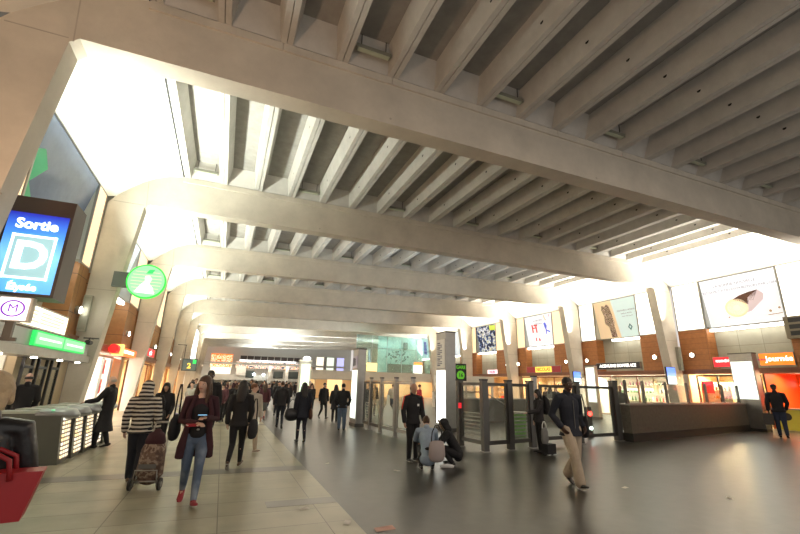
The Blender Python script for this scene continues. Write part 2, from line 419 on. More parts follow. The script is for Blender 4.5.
def yz_quad(mb, X, y0, y1, z0, z1, mi=0): mb.face([(X, y0, z0), (X, y1, z0), (X, y1, z1), (X, y0, z1)], mi)
posters = []
def wall_bay(s, k, P0, P1, Y0, Y1, dress):
    """s=-1 left wall, +1 right wall. P0..P1 poster span"""
    X = XL if s < 0 else XR; side = 'left' if s < 0 else 'right'
    o = lambda d: X+s*d
    wood = wood_l if s < 0 else wood_r
    mb = MB()
    for a, b in ((Y0, P0), (P1, Y1)): mb.box(X, o(.7), a, b, 2.75, 4.98)
    struct('wall_'+side, mb, wood, (0, 0, 0))
    mb = MB()
    for a, b in ((Y0, P0), (P1, Y1)): mb.box(o(.04), o(.7), a, b, 4.98, 7.66)
    mb.box(o(.66), o(.8), P0, P1, 2.7, 7.66)
    mb.box(o(.0), o(.8), Y0, Y1, 7.64, 7.9)
    struct('wall_'+side, mb, recess_m, (0, 0, 0))
    mb = MB()
    mb.box(o(-.12), o(.8), Y0, Y1, 2.55, 2.78); mb.box(o(-.16), o(0), Y0, Y1, 2.74, 2.80)
    struct('wall_'+side, mb, lintel_m, (0, 0, 0))
    mb = MB()
    for a in (Y0, P0-.03, P1-.03, Y1-.06): mb.box(o(-.02), o(.05), a, a+.06, 4.95, 7.66)
    mb.box(o(-.02), o(.05), Y0, Y1, 7.60, 7.66); 
    for a, b in ((Y0, P0), (P1, Y1)): mb.box(o(-.02), o(.05), a, b, 4.95, 5.0)
    struct('trim', mb, alu, (0, 0, 0))
    # backlit cream boxes either side of the poster
    for a, b, nf in ((Y0, P0, 'near'), (P1, Y1, 'far')):
        t = thing('wall_lightbox', dress['box'] % nf, 'light box', (X, (a+b)/2, 4.98), 0, f'cream light boxes on the {side} wall')
        m = MB(); yz_quad(m, o(.0), a+.06, b-.06, 5.0, 7.6); m.build('diffuser', dress.get('cream', cream), t)
        m = MB(); m.box(o(.01), o(.045), a+.05, b-.05, 4.99, 7.61); m.build('case', alu, t)

def poster(s, P0, P1, label, img, cat='advertisement', ztop=7.58, zbot=5.05, rec=.42):
    """big advert whose foot is set back from its top; img(u0..1 across as read, v up) adds printed shapes"""
    X = XL if s < 0 else XR; o = lambda d: X+s*d
    t = thing('advertising_poster', label, cat, (X, (P0+P1)/2, zbot))
    a, b = (P0+.05, P1-.05)
    # reading direction: left edge as seen from the hall
    left, right = (b, a) if s > 0 else (a, b)
    W = abs(b-a); Hh = math.hypot(ztop-zbot, rec)
    ex = Vector((0, 1 if right > left else -1, 0)); top = Vector((o(.02), 0, ztop)); bot = Vector((o(rec), 0, zbot))
    ey = (top-bot).normalized(); nz = ex.cross(ey)
    O = Vector((o(rec), left, zbot))
    def pt(u, v, d=0.0): return O+ex*(u*W)+ey*(v*Hh)+nz*d
    m = MB(); p = [pt(0, 0), pt(1, 0), pt(1, 1), pt(0, 1)]
    m.prism([pt(0, 0, -.06), pt(1, 0, -.06), pt(1, 1, -.06), pt(0, 1, -.06)], (0, 0, 0), nz*.05); m.build('case', alu, t)
    m = MB(); m.face([pt(0, 0), pt(1, 0), pt(1, 1), pt(0, 1)]); m.build('print', img['base'], t)
    # triangular cheeks at both ends
    for u in (0, 1):
        c = pt(u, 0, -.03); d = pt(u, 1, -.03); m = MB()
        m.face([c, d, Vector((o(.03), c.y, zbot))]); m.build('cheek', mat('poster_cheek', (.55, .56, .52), .4), t)
    m = MB(); m.prism([pt(0, 0, .0), pt(1, 0, .0), pt(1, -.02, .0), pt(0, -.02, .0)], (0, 0, 0), nz*.04); m.build('edge_strip', alu, t)
    for name, mt, polys in img.get('shapes', []):
        m = MB()
        for j, pl in enumerate(polys): m.face([pt(u, v, .006+.002*j) for u, v in pl])
        m.build(name, mt, t)
    for (txt, u, v, size, mt) in img.get('text', []):
        text_mesh('lettering', txt, size, pt(u, v, .012), ex, ey, mt, t, .004)
    return t

def tube_light(s, P0, P1, label, f0=.0, f1=1.0):
    X = XL if s < 0 else XR; o = lambda d: X+s*d
    a, b = P0+(P1-P0)*f0+.1, P0+(P1-P0)*f1-.1
    t = thing('wall_tube_light', label, 'light', (o(.3), (a+b)/2, 4.9), 0, 'tube lights under the posters')
    m = MB(); m.box(o(.12), o(.5), a-.05, b+.05, 4.93, 5.0); m.build('tray', alu, t)
    m = MB(); m.box(o(.14), o(.34), a, b, 4.80, 4.925); m.build('tube', tube_m, t)

def spot(s, Y, label, z=3.58):
    X = XL if s < 0 else XR; o = lambda d: X+s*d
    t = thing('wall_spotlight', label, 'light', (X, Y, z), 0, 'round spotlights on the wood cladding')
    m = MB(); m.cyl((min(X, o(-.12)), Y, z), .13, .12, 'X', 16); m.build('housing', alu, t)
    m = MB(); m.ell((o(-.12), Y, z), (.05, .11, .11), 12, 7); m.build('bulb', spot_m, t)

def circ(cu, cv, ru, rv, n=20, a0=0, a1=2*PI): return [(cu+ru*math.cos(a0+(a1-a0)*i/n), cv+rv*math.sin(a0+(a1-a0)*i/n)) for i in range(n)]

ink = mat('print_grey_ink', (.35, .33, .36), .5)
p_white = emi('poster_white', (.93, .95, 1), .62)
choc = emi('print_brown', (.12, .05, .03), 0.25)
cream_p = emi('print_cream', (1, .86, .55), 0.50)
cake_img = dict(base=p_white,
    shapes=[('print_shapes', emi('print_pale_pink', (.85, .70, .72), 0.40), [[(.52, .22), (.60, .24), (.78, .44), (.80, .55), (.74, .64), (.60, .52)]]),
            ('print_shapes', choc, [[(.40, .52), (.50, .58), (.62, .62), (.74, .64), (.70, .54), (.66, .44), (.60, .46), (.58, .38), (.53, .42)]]),
            ('print_shapes', cream_p, [circ(.42, .34, .155, .19)]),
            ('print_shapes', emi('print_brown_light', (.55, .36, .18), 0.40), [circ(.82, .20, .018, .025, 10), circ(.93, .24, .016, .022, 10), [(.78, .12), (.95, .13), (.95, .145), (.78, .135)], circ(.29, .17, .012, .016, 8)]),
            ('print_shapes', emi('print_cream_light', (1, .93, .74), 0.55), [circ(.42, .34, .125, .155), circ(.42, .34, .05, .06)])],
    text=[('LA BONNE NOUVELLE', .47, .84, .2, ink), ("C'EST QU'IL Y A DES DISTRIBUTEURS PAR LOIN", .48, .73, .17, ink)])
hand_p = mat('print_dark_brown', (.10, .05, .035), .5)
leaf_img = dict(base=emi('print_pale_cyan', (.74, .90, .88), 0.47),
    shapes=[('print_shapes', emi('print_sand', (.93, .70, .44), 0.42), [[(0, 0), (.52, 0), (.44, 1), (0, 1)]]),
            ('print_shapes', ramp_noise_mat('print_mosaic_brown', [(0, (.07, .035, .025)), (.5, (.20, .10, .08)), (.62, (.55, .42, .40))], 9, emis=.1), [[(.17, .80), (.20, .90), (.27, .86), (.32, .92), (.38, .86), (.41, .62), (.44, .42), (.41, .30), (.43, .02), (.30, .02), (.28, .30), (.20, .40), (.21, .62)]]),
            ('print_shapes', mat('print_teal', (.05, .20, .20), .5), [[(.72, .24), (.77, .33), (.82, .24), (.77, .15)]]),
            ('print_shapes', emi('print_pale_cyan2', (.74, .90, .88), 0.47), [[(.745, .24), (.77, .285), (.795, .24), (.77, .195)]])],
    text=[('PRINTEMPS D ARTISTES', .75, .68, .13, ink), ('DANS LE METRO', .75, .6, .11, ink), ('rendez vous en gare', .76, .53, .10, ink)])
blue_img = dict(base=p_white,
    shapes=[('print_shapes', emi('print_red', (.85, .10, .08), 0.40), [[(.22, .44), (.22, .72), (.27, .72), (.27, .46)], [(.27, .58), (.36, .58), (.36, .62), (.27, .62)], [(.30, .66), (.44, .66), (.44, .71), (.30, .71)], [(.36, .44), (.41, .44), (.41, .66), (.36, .66)], [(.30, .17), (.34, .17), (.34, .28), (.30, .28)], [(.41, .17), (.46, .15), (.47, .22), (.42, .27)]]),
            ('print_shapes', emi('print_blue', (.12, .16, .75), 0.40), [[(.67, .72), (.74, .73), (.77, .62), (.74, .50), (.86, .43), (.84, .39), (.75, .45), (.73, .36), (.70, .36), (.71, .50), (.68, .60)]]),
            ('print_shapes', emi('print_peach', (.95, .66, .45), 0.45), [[(.70, .96), (.75, .97), (.76, .86), (.80, .80), (.78, .77), (.72, .84)]]),
            ('print_shapes', emi('print_pink', (.95, .6, .68), 0.45), [circ(.90, .93, .03, .05, 8)])],
    text=[('ensemble', .48, .84, .3, ink), ('dansons', .48, .73, .3, ink)])
dark_img = dict(base=ramp_noise_mat('print_collage', [(0, (.01, .015, .04)), (.46, (.03, .06, .16)), (.52, (.55, .62, .72)), (.58, (.75, .68, .30)), (.62, (.10, .16, .30)), (.70, (.65, .72, .85))], 2.6, emis=.35, detail=6),
    shapes=[('print_shapes', emi('print_yellow_green', (.72, .85, .10), 0.45), [[(.68, .80), (.98, .78), (.98, .97), (.68, .99)]])],
    text=[('VIVRE', .35, .86, .5, p_white), ('LA VILLE', .38, .68, .42, p_white)])
pale_img = dict(base=emi('poster_cool', (.84, .92, 1), .55), shapes=[('print_shapes', emi('print_blue_deep', (.10, .10, .55), 0.30), [[(.2, .2), (.5, .15), (.55, .8), (.3, .85)]])])
grey_img = dict(base=mat('poster_grey_blue', (.17, .22, .34), .16, noise=.25, nscale=.9),
    shapes=[('print_shapes', emi('print_green', (.06, .42, .20), 0.23), [[(.02, .02), (.30, .02), (.36, .22), (.20, .38), (.30, .60), (.18, .72), (.04, .60)]])],
    text=[('PIECES', .22, .17, .2, emi('print_green_pale', (.5, .9, .6), 0.35))])

# right wall bays
RB = [dict(Y=(8.47, 15.88), P=(10.7, 14.32)), dict(Y=(16.47, 23.08), P=(18.35, 21.75)), dict(Y=(23.67, 30.48), P=(25.95, 29.4)),
      dict(Y=(31.07, 37.98), P=(33.7, 37.2)), dict(Y=(38.57, 45.38), P=(40.5, 43.8)), dict(Y=(45.97, 52.7), P=(47.9, 51)), dict(Y=(53.4, 60.1), P=(55, 58.5)), dict(Y=(60.8, 67.5), P=(62.5, 66)), dict(Y=(68.2, 75), P=(70, 73.5))]
LB = [dict(Y=(8.47, 15.88), P=(10.6, 14.95)), dict(Y=(16.47, 24.48), P=(18.6, 22.4)), dict(Y=(25.07, 33.08), P=(27.2, 31)), dict(Y=(33.67, 42.0), P=(36, 40)),
      dict(Y=(42.67, 50.98), P=(45, 49)), dict(Y=(51.57, 59.58), P=(53.5, 57.8)), dict(Y=(60.2, 68.1), P=(62, 66)), dict(Y=(68.8, 76.7), P=(71, 75)), dict(Y=(77.4, 85.3), P=(79, 83))]
NB = ['nearest the camera', 'second bay', 'third bay', 'fourth bay', 'fifth bay', 'sixth bay', 'seventh bay', 'eighth bay', 'ninth bay']
ORD = ['first', 'second', 'third', 'fourth', 'fifth', 'sixth', 'seventh', 'eighth', 'ninth']
R_adv = ['the cake advert', 'the brown hand-shaped mosaic advert', 'the white advert with a blue dancer', 'the dark collage advert']
for i, b in enumerate(RB):
    ref = R_adv[i] if i < 4 else f'the advert in the {ORD[i]} bay'
    near_far = 'cream light box, %s side of ' + ref + ', right wall'
    wall_bay(1, i, b['P'][0], b['P'][1], *b['Y'], dict(box=near_far, cream=cream_hot if i in (0, 1) else cream))
wall_imgs = [(cake_img, 'white backlit advert showing a chocolate covered cake roll'), (leaf_img, 'backlit advert with a brown mosaic hand shape beside pale blue text panel'),
             (blue_img, 'white advert with a blue dancer and red lettering blocks'), (dark_img, 'dark collage advert with a yellow green corner patch'),
             (pale_img, 'pale blue advert behind the tall steel column, fifth along the right wall'), (pale_img, 'pale blue advert far down the right wall, sixth bay'),
             (blue_img, 'white and red advert far down the right wall, seventh bay'), (pale_img, 'pale blue advert far down the right wall, eighth bay'), (pale_img, 'pale blue advert at the far end of the right wall')]
for i, (im, lb) in enumerate(wall_imgs):
    b = RB[i]; poster(1, b['P'][0], b['P'][1], lb, im)
    if i < 6:
        tube_light(1, b['P'][0], b['P'][1], f'tube light under {R_adv[i] if i<4 else "the advert in the "+ORD[i]+" bay"}, right wall', 0, 1 if i != 1 else .68)
for i, b in enumerate(RB[:6]):
    ref = R_adv[i] if i < 4 else f'the advert in the {ORD[i]} bay'
    if i: spot(1, b['Y'][0]+1.0, f'round spotlight on orange wood, near side of {ref}')
    spot(1, b['P'][1]+ .92, f'round spotlight on orange wood, far side of {ref}')

# left wall bays
for i, b in enumerate(LB):
    ref = 'the blue grey poster' if i == 0 else f'the poster in the {ORD[i]} bay'
    wall_bay(-1, i, b['P'][0], b['P'][1], *b['Y'], dict(box='cream light box, %s side of ' + ref + ', left wall', cream=cream))
    im = grey_img if i == 0 else (pale_img if i in (1, 2) else dark_img if i == 3 else pale_img)
    lb = 'blue grey poster with a green shape above the illuminated exit sign' if i == 0 else f'cool toned poster high on the left wall, {ORD[i]} bay from the camera'
    poster(-1, b['P'][0], b['P'][1], lb, im, rec=.55)
    if i < 6: tube_light(-1, b['P'][0], b['P'][1], f'tube light under the {"blue grey poster" if i==0 else "poster in the "+ORD[i]+" bay"}, left wall', .05 if i else .3, .95)
    if i < 7:
        spot(-1, b['P'][1]+.6, f'round spotlight on brown wood, far side of {ref}')
        if i: spot(-1, b['P'][0]-.7, f'round spotlight on brown wood, near side of {ref}')

# walls of the near bay, beside and behind the camera
for s, X in ((-1, XL), (1, XR)):
    mb = MB(); mb.box(X, X+s*.3, -4, 7.88, 0, 7.7); struct('wall_left' if s < 0 else 'wall_right', mb, recess_m, (0, 0, 0))
# ================================================================== shops behind the side walls
warm_wall = mat('shop_warm_wall', (.82, .67, .44), .6)
white_wall = mat('shop_white_wall', (.85, .83, .76), .5)
orange_wall = mat('shop_orange_wall', (.85, .16, .03), .5)
shop_floor = mat('shop_floor', (.45, .38, .28), .3)
board_m = mat('shelf_board', (.62, .50, .34), .5)
item_cols = [(.75,.08,.05), (.85,.82,.7), (.10,.22,.10), (.05,.04,.05), (.8,.5,.1), (.45,.12,.25), (.2,.3,.5), (.9,.88,.8), (.5,.3,.15)]
item_mats = [mat('goods_%s' % n, c, .4) for n, c in zip(('red', 'ivory', 'green', 'black', 'amber', 'plum', 'blue', 'white', 'brown'), item_cols)]
item_names = ['red', 'ivory', 'green', 'black', 'amber', 'plum', 'blue', 'white', 'brown']
proto_items = {}
def goods(kind, ci, loc, lab, grp, sc=1.0):
    key = (kind, ci)
    if key not in proto_items:
        m = MB()
        if kind == 'bottle':
            m.cyl((0, 0, 0), .045, .17, 'Z', 10); m.cyl((0, 0, .17), .045, .05, 'Z', 10, r2=.016); m.cyl((0, 0, .22), .016, .07, 'Z', 8)
            nm = 'bottle'; cat = 'bottle'
        elif kind == 'box':
            m.box(-.09, .09, -.11, .11, 0, .19); m.box(-.092, .092, -.03, .03, 0, .193); nm = 'gift_box'; cat = 'box'
        elif kind == 'garment':
            m.box(-.02, .02, -.2, .2, -.62, -.08); m.prism([(-.02, -.2, -.1), (.02, -.2, -.1), (.02, -.3, -.4), (-.02, -.3, -.4)], (0, 0, 0), (0, .08, 0)); m.prism([(-.02, .12, -.1), (.02, .12, -.1), (.02, .22, -.4), (-.02, .22, -.4)], (0, 0, 0), (0, .08, 0)); m.prism([(-.02, -.2, -.08), (-.02, .2, -.08), (-.02, .03, 0), (-.02, -.03, 0)], (0, 0, 0), (.04, 0, 0))
            nm = 'hanging_garment'; cat = 'garment'
        else:
            m.cyl((0, 0, 0), .075, .05, 'Z', 10, r2=.09); m.ell((0, 0, .07), (.085, .085, .07), 10, 6); nm = 'wrapped_sweet_bag'; cat = 'bag'
        o = m.build(nm, item_mats[ci], None, world=False); o['category'] = cat; proto_items[key] = o
    else:
        o = proto_items[key].copy(); COL.objects.link(o)
    o.location = loc; o.scale = (sc, sc, sc); o['label'] = lab; o['group'] = grp
    return o

def shelf_unit(s, X, y0, y1, name, zs, kinds, cols, depth=.32, step=.24):
    """shelf standing against X (face towards the hall), goods on every board"""
    cy = (y0+y1)/2
    t = thing('shelf_unit', f'wooden shelf unit stocked with goods inside {name}', 'shelf', (X, cy, 0))
    xf = X-s*depth
    m = MB(); m.box(X-s*.01, X-s*.03, y0, y1, 0, zs[-1]+.45); m.build('back_panel', white_wall, t)
    for y in (y0, y1-.03):
        m = MB(); m.box(X-s*.03, xf, y, y+.03, 0, zs[-1]+.45); m.build('side_panel', board_m, t)
    for j, z in enumerate(zs):
        m = MB(); m.box(X-s*.03, xf, y0+.03, y1-.03, z-.03, z); m.build('shelf_board', board_m, t)
        n = int((y1-y0-.2)/step); pl = ['bottom', 'second', 'third', 'fourth'][j]
        if len(zs) > 1 and j == len(zs)-1: pl = 'top'
        ci = cols[j % len(cols)]; kd = kinds[j % len(kinds)]
        nn = {'bottle': 'bottle', 'box': 'gift box', 'bag': 'wrapped sweet bag'}[kd]
        for q in range(n):
            c2 = ci if random.random() < .6 else random.choice(cols)
            goods(kd, c2, (X-s*(.16+random.uniform(-.02, .02)), y0+.16+q*step+random.uniform(-.02, .02), z), f'{item_names[c2]} {nn} on the {pl} shelf inside {name}', f'{item_names[c2]} {nn} row, {pl} shelf, {name}', random.uniform(.85, 1.15))
    return t

def shop_room(s, Y0, Y1, wallm, power, col, depth=3.0, ztop=2.6, lampm=None):
    X = XL if s < 0 else XR; o = lambda d: X+s*d; side = 'left' if s < 0 else 'right'
    mb = MB(); mb.box(o(depth), o(depth+.1), Y0, Y1, 0, ztop+.1); mb.box(o(.25), o(depth), Y0-.05, Y0+.02, 0, ztop+.1); mb.box(o(.25), o(depth), Y1-.02, Y1+.05, 0, ztop+.1)
    struct('wall_'+side, mb, wallm, (0, 0, 0))
    mb = MB(); mb.box(o(.0), o(depth), Y0, Y1, ztop, ztop+.1); struct('ceiling', mb, white_wall)
    mb = MB(); mb.box(o(-.02), o(depth), Y0, Y1, 0, .012); struct('floor', mb, shop_floor, (0, 0, 0))
    if power: area((o(1.4), (Y0+Y1)/2, ztop-.06), (-s*.25, 0, -1), (Y1-Y0)*.8, .5, power, col, 'shop_light')

def shop_front(s, ys, label, h=2.5, mullion=black_pl, z0=0.0, w=.07):
    """glazed front: uprights at ys with a head rail and glass"""
    X = XL if s < 0 else XR; o = lambda d: X+s*d
    t = thing('glazed_storefront', label, 'shop front', (o(.12), (ys[0]+ys[-1])/2, z0))
    for y in ys:
        m = MB(); m.box(o(.08), o(.16), y-w/2, y+w/2, z0, h); m.build('mullion', mullion, t)
    m = MB(); m.box(o(.08), o(.16), ys[0], ys[-1], h-.08, h); m.build('head_rail', mullion, t)
    m = MB(); m.box(o(.08), o(.16), ys[0], ys[-1], z0, z0+.06); m.build('sill_rail', mullion, t)
    for a, b in zip(ys[:-1], ys[1:]):
        m = MB(); m.box(o(.115), o(.125), a+w/2, b-w/2, z0+.06, h-.08); m.build('glass_pane', shopglass, t)
    return t
shopglass = glass_mat('shop_glass', (.95, .97, .96), .03, .05)

def sign_board(s, y0, y1, z0, z1, label, face, texts, off=-.08, name='shop_sign', edge=None, cat='sign', frame=alu):
    X = XL if s < 0 else XR; X = X+s*off
    t = thing(name, label, cat, (X, (y0+y1)/2, z0))
    m = MB(); m.box(X, X+s*.12, y0, y1, z0, z1); m.build('case', frame, t)
    m = MB(); xx = X-s*.004; m.face([(xx, y0+.02, z0+.02), (xx, y1-.02, z0+.02), (xx, y1-.02, z1-.02), (xx, y0+.02, z1-.02)]); m.build('face', face, t)
    ex = Vector((0, -s, 0))
    for txt, fy_, fz, size, mt in texts:
        yy = y0+(y1-y0)*fy_; zz = z0+(z1-z0)*fz
        text_mesh('lettering', txt, size, (X-s*.014, yy, zz), ex, (0, 0, 1), mt, t, .01, .006)
    return t

red_s = emi('sign_red', (.85, .03, .04), .9); orange_s = emi('sign_orange', (.95, .22, .02), 1.1); white_t = emi('sign_white_letters', (1, .97, .9), 2.2)
yellow_s = emi('sign_yellow', (1, .70, .10), 1.2); black_s = mat('sign_black', (.02, .012, .012), .4); mag_t = mat('sign_magenta', (.6, .05, .25), .5)
burg = mat('sign_burgundy', (.42, .01, .02), .35)

# --- right side, first bay: chocolate shop and sandwich counter
shop_room(1, 12.25, 15.85, warm_wall, 300, (1, .74, .42))
shop_front(1, [12.3, 13.3, 14.25, 15.3], 'dark framed glass front of the warmly lit chocolate shop')
shelf_unit(1, XR+2.95, 12.5, 15.6, 'the chocolate shop', [.5, .95, 1.4, 1.85], ['box', 'bag', 'box', 'bag'], [1, 0, 8, 4], step=.3)
shelf_unit(1, XR+1.5, 14.3, 15.75, 'the chocolate shop, side', [.9, 1.3, 1.7], ['box', 'bag', 'bottle'], [1, 0, 3, 4], step=.22)
t = thing('display_counter', 'low wooden counter inside the chocolate shop', 'counter', (XR+1.5, 13.9, 0))
m = MB(); m.box(XR+1.2, XR+1.8, 12.5, 14.2, 0, .85); m.build('body', board_m, t); m = MB(); m.box(XR+1.15, XR+1.85, 12.45, 14.25, .85, .9); m.build('worktop', white_wall, t)
for i in range(6): goods('bag', (0, 4, 1)[i % 3], (XR+1.4, 12.6+.27*i, .9), f'{item_names[(0,4,1)[i%3]]} wrapped sweet bag on the counter of the chocolate shop', f'{item_names[(0,4,1)[i%3]]} sweet bags on the chocolate counter')
t = thing('hanging_banner', 'small red banner hanging at the chocolate shop door', 'banner', (XR+.3, 14.9, 1.5)); m = MB(); m.box(XR+.25, XR+.28, 14.6, 15.2, 1.55, 2.15); m.build('cloth', red_s, t); m = MB(); m.box(XR+.24, XR+.29, 14.55, 15.25, 2.15, 2.18); m.build('rod', steel, t)
sign_board(1, 12.5, 14.22, 2.88, 3.42, 'red shop sign with white lettering reading CORNÉ Port-Royal', red_s, [('CORNÉ Port-Royal', .55, .58, .155, white_t), ('BRUXELLES', .3, .22, .10, yellow_s)])
shop_room(1, 8.5, 12.2, orange_wall, 90, (1, .62, .36))
sign_board(1, 10.7, 12.1, 2.9, 3.5, 'orange shop sign with white lettering reading Journée', orange_s, [('Journée', .42, .52, .34, white_t), ('la bonne', .87, .5, .13, mag_t)], edge=None)
t = thing('food_counter', 'yellow sandwich counter with black circles below the orange sign', 'counter', (XR+.4, 10.4, 0))
m = MB(); m.box(XR+.2, XR+.8, 8.6, 12.1, 0, .92); m.build('body', mat('counter_yellow', (.62, .52, .06), .4), t)
m = MB(); m.box(XR+.12, XR+.85, 8.55, 12.15, .92, .97); m.build('worktop', steel, t)
m = MB(); [m.cyl((XR+.19, y, .6), .17, .012, 'X', 18) for y in (9.2, 10.0, 10.8, 11.6)]; m.build('circle_print', black_s, t)
m = MB(); m.box(XR+.3, XR+.75, 8.7, 10.2, .97, 1.35); m.build('glass_case', shopglass, t)
t = thing('menu_board', 'red framed menu board hanging over the sandwich counter', 'menu board', (XR+.6, 9.6, 1.75)); m = MB(); m.box(XR+.55, XR+.63, 8.9, 10.3, 1.6, 2.3); m.build('frame', red_s, t); m = MB(); m.box(XR+.54, XR+.549, 9.0, 10.2, 1.7, 2.2); m.build('panel', mat('menu_dark_red', (.35, .02, .01), .5), t)
t = thing('wall_emblem', 'white winged emblem on the orange wall of the sandwich shop', 'emblem', (XR+2.9, 11.3, 1.9))
m = MB(); [m.face([(XR+2.96, y, 2.0), (XR+2.96, y-.35, 2.0), (XR+2.96, y-.2, 2.12), (XR+2.96, y-.12, 2.35)]) for y in (12.1, 11.55)]; m.build('print', white_t, t)

# --- right side, second bay
shop_room(1, 16.6, 23.0, white_wall, 420, (1, .90, .72))
shop_front(1, [17.0, 19.0, 21.0, 22.9], 'wide glass shop front below the black sign with white capitals', mullion=lintel_m)
shelf_unit(1, XR+2.9, 16.8, 19.7, 'the black-sign shop, near half', [.45, .95, 1.45, 1.95], ['bottle', 'box', 'bottle', 'box'], [7, 2, 3, 1, 0])
shelf_unit(1, XR+2.9, 19.8, 22.8, 'the black-sign shop, far half', [.45, .95, 1.45, 1.95], ['box', 'bottle', 'bag', 'bottle'], [7, 3, 2, 5, 1])
shelf_unit(1, XR+1.4, 17.6, 22.2, 'the black-sign shop, centre', [.5, .95], ['bag', 'bottle'], [1, 2, 0, 3])
sign_board(1, 18.5, 21.9, 2.93, 3.36, 'black shop sign with large white glowing capitals', black_s, [('ACENUINE BOPPER ICE', .5, .5, .27, white_t)])
# --- right side, third bay
shop_room(1, 23.8, 30.4, warm_wall, 300, (1, .66, .38))
shop_front(1, [24.2, 26.3, 28.2, 30.2], 'glass front of the wine shop below the red and yellow sign', mullion=lintel_m)
shelf_unit(1, XR+2.9, 24.0, 30.2, 'the wine shop', [.45, .9, 1.35, 1.8], ['bottle'], [0, 2, 3, 4], step=.3)
t = sign_board(1, 25.3, 29.3, 2.8, 3.32, 'burgundy shop sign with a yellow centre reading NICOLAS', burg, [])
m = MB(); m.box(XR-.095, XR-.085, 26.3, 28.2, 2.84, 3.28); m.build('centre_panel', yellow_s, t)
text_mesh('lettering', 'NICOLAS', .38, (XR-.105, 27.25, 3.06), (0, -1, 0), (0, 0, 1), mat('sign_red_ink', (.6, .08, .02), .5), t, .01, .006)
# --- right side, fourth bay and the rest
shop_room(1, 31.2, 37.9, warm_wall, 200, (1, .55, .25))
shelf_unit(1, XR+2.9, 31.4, 37.7, 'the fourth right shop', [.5, 1.0, 1.5], ['box', 'bag'], [0, 4, 1], step=.4)
sign_board(1, 33.5, 35.2, 2.75, 3.2, 'pink and white lit shop sign behind the pale header beam', emi('sign_pink', (1, .72, .75), 1.3), [('FLEURS', .5, .5, .3, mag_t)])
for i in range(4, 9):
    b = RB[i]; shop_room(1, b['Y'][0]+.1, b['Y'][1]-.1, warm_wall if i % 2 else white_wall, 110, (1, .7, .42))

# --- left side shops
shop_room(-1, 8.5, 12.6, white_wall, 60, (1, .86, .7))
mb = MB(); mb.box(-4.75, -4.55, 12.6, 16.2, 0, 2.56); struct('wall_left', mb, mat('beige_wall', (.56, .46, .30), .7, noise=.1, nscale=1.5), (0, 0, 0))
sign_board(-1, 9.3, 11.6, 2.02, 2.3, 'small red lit sign above the ticket hall counter at the left edge', red_s, [('BILLETS', .5, .5, .2, white_t)], off=.3)
sign_board(-1, 9.6, 12.3, 1.62, 1.95, 'white lightbox with red lettering behind the ticket barriers', emi('box_white_pink', (1, .86, .84), 1.5), [('tickets info', .45, .5, .2, red_s)], off=.25)
# long canopy board with green panel and menu board above it
t = thing('canopy_board', 'long pale grey canopy board over the ticket barriers', 'canopy', (-4.2, 12.2, 2.0))
m = MB(); m.box(-4.5, -4.02, 8.5, 15.85, 2.22, 2.56); m.build('board', mat('pale_grey_board', (.55, .58, .58), .4), t)
m = MB(); m.box(-4.5, -3.93, 8.5, 15.85, 2.0, 2.2); m.build('edge_rail', steel, t)
m = MB(); [m.cyl((-4.1, y, 1.97), .06, .03, 'Z', 12) for y in (10.5, 12.2, 13.9, 15.4)]; m.build('downlight', spot_m, t)
t = thing('green_light_sign', 'long glowing green sign panel in two halves above the barriers', 'sign', (-3.95, 13.5, 2.1))
g_edge = emi('green_glow', (.04, .75, .14), 1.0); g_mid = emi('green_pale_glow', (.28, .95, .36), .95)
m = MB(); m.box(-4.01, -3.93, 11.5, 15.1, 2.23, 2.56); m.build('case', g_edge, t)
for a, b in ((11.56, 13.25), (13.36, 15.04)):
    m = MB(); m.box(-3.93, -3.922, a, b, 2.27, 2.52); m.build('panel', g_mid, t)
    m = MB(); m.box(-3.922, -3.915, a+.15, b-.15, 2.37, 2.42); m.build('glowing_line', emi('pale_line', (.7, 1, .7), 1.6), t)
t = thing('menu_lightbox', 'white lit information board above the green light sign', 'sign', (-4.3, 12.3, 2.66))
m = MB(); m.box(-4.4, -4.28, 10.0, 14.4, 2.66, 3.2); m.build('case', alu, t)
m = MB(); m.box(-4.28, -4.272, 10.05, 14.35, 2.7, 3.16); m.build('face', emi('menu_cream', (1, .90, .68), 1.7), t)
m = MB(); [m.box(-4.272, -4.268, a, a+random.uniform(.5, .9), z, z+.035) for a in (11.6, 12.5, 13.3) for z in (2.8, 2.88, 2.96, 3.04)]; m.build('print_lines', mat('menu_print', (.6, .5, .35), .5, 0, (1, .85, .55), .8), t)

def leftshop(i, wallm, power, col, sg):
    b = LB[i]; Y0, Y1 = b['Y']; shop_room(-1, Y0+.1, Y1-.1, wallm, power, col)
    return Y0, Y1
hot = mat('shop_bright_wall', (.9, .88, .84), .4)
leftshop(1, hot, 380, (1, .93, .85), 0)
shop_front(-1, [16.6, 18.6, 20.6, 22.0], 'glass front of the bright white shop behind the man in the long coat', h=2.45, mullion=alu)
t = thing('wooden_door', 'orange brown wooden door leaf beside the bright white shop', 'door', (-4.5, 22.9, 0)); m = MB(); m.box(-4.62, -4.56, 22.1, 23.5, 0, 2.4); m.build('leaf', mat('door_orange', (.62, .26, .07), .4), t); m = MB(); m.box(-4.56, -4.5, 22.25, 22.3, .9, 1.3); m.build('handle', steel, t)
shelf_unit(-1, XL-2.9, 17.0, 21.8, 'the white left shop', [.5, 1.0, 1.5, 1.95], ['box', 'bottle'], [7, 0, 1], step=.42)
t = thing('poster_strip', 'narrow red and white poster strip inside the bright white shop', 'poster', (-4.8, 21.6, 1)); m = MB(); m.box(-4.82, -4.78, 21.25, 21.8, .9, 2.3); m.build('sheet', red_s, t); m = MB(); m.box(-4.778, -4.774, 21.3, 21.75, 1.5, 1.7); m.build('print', white_t, t)
t = thing('projecting_sign', 'glowing red and orange projecting sign above the bright white shop', 'sign', (-4.2, 21.8, 2.5))
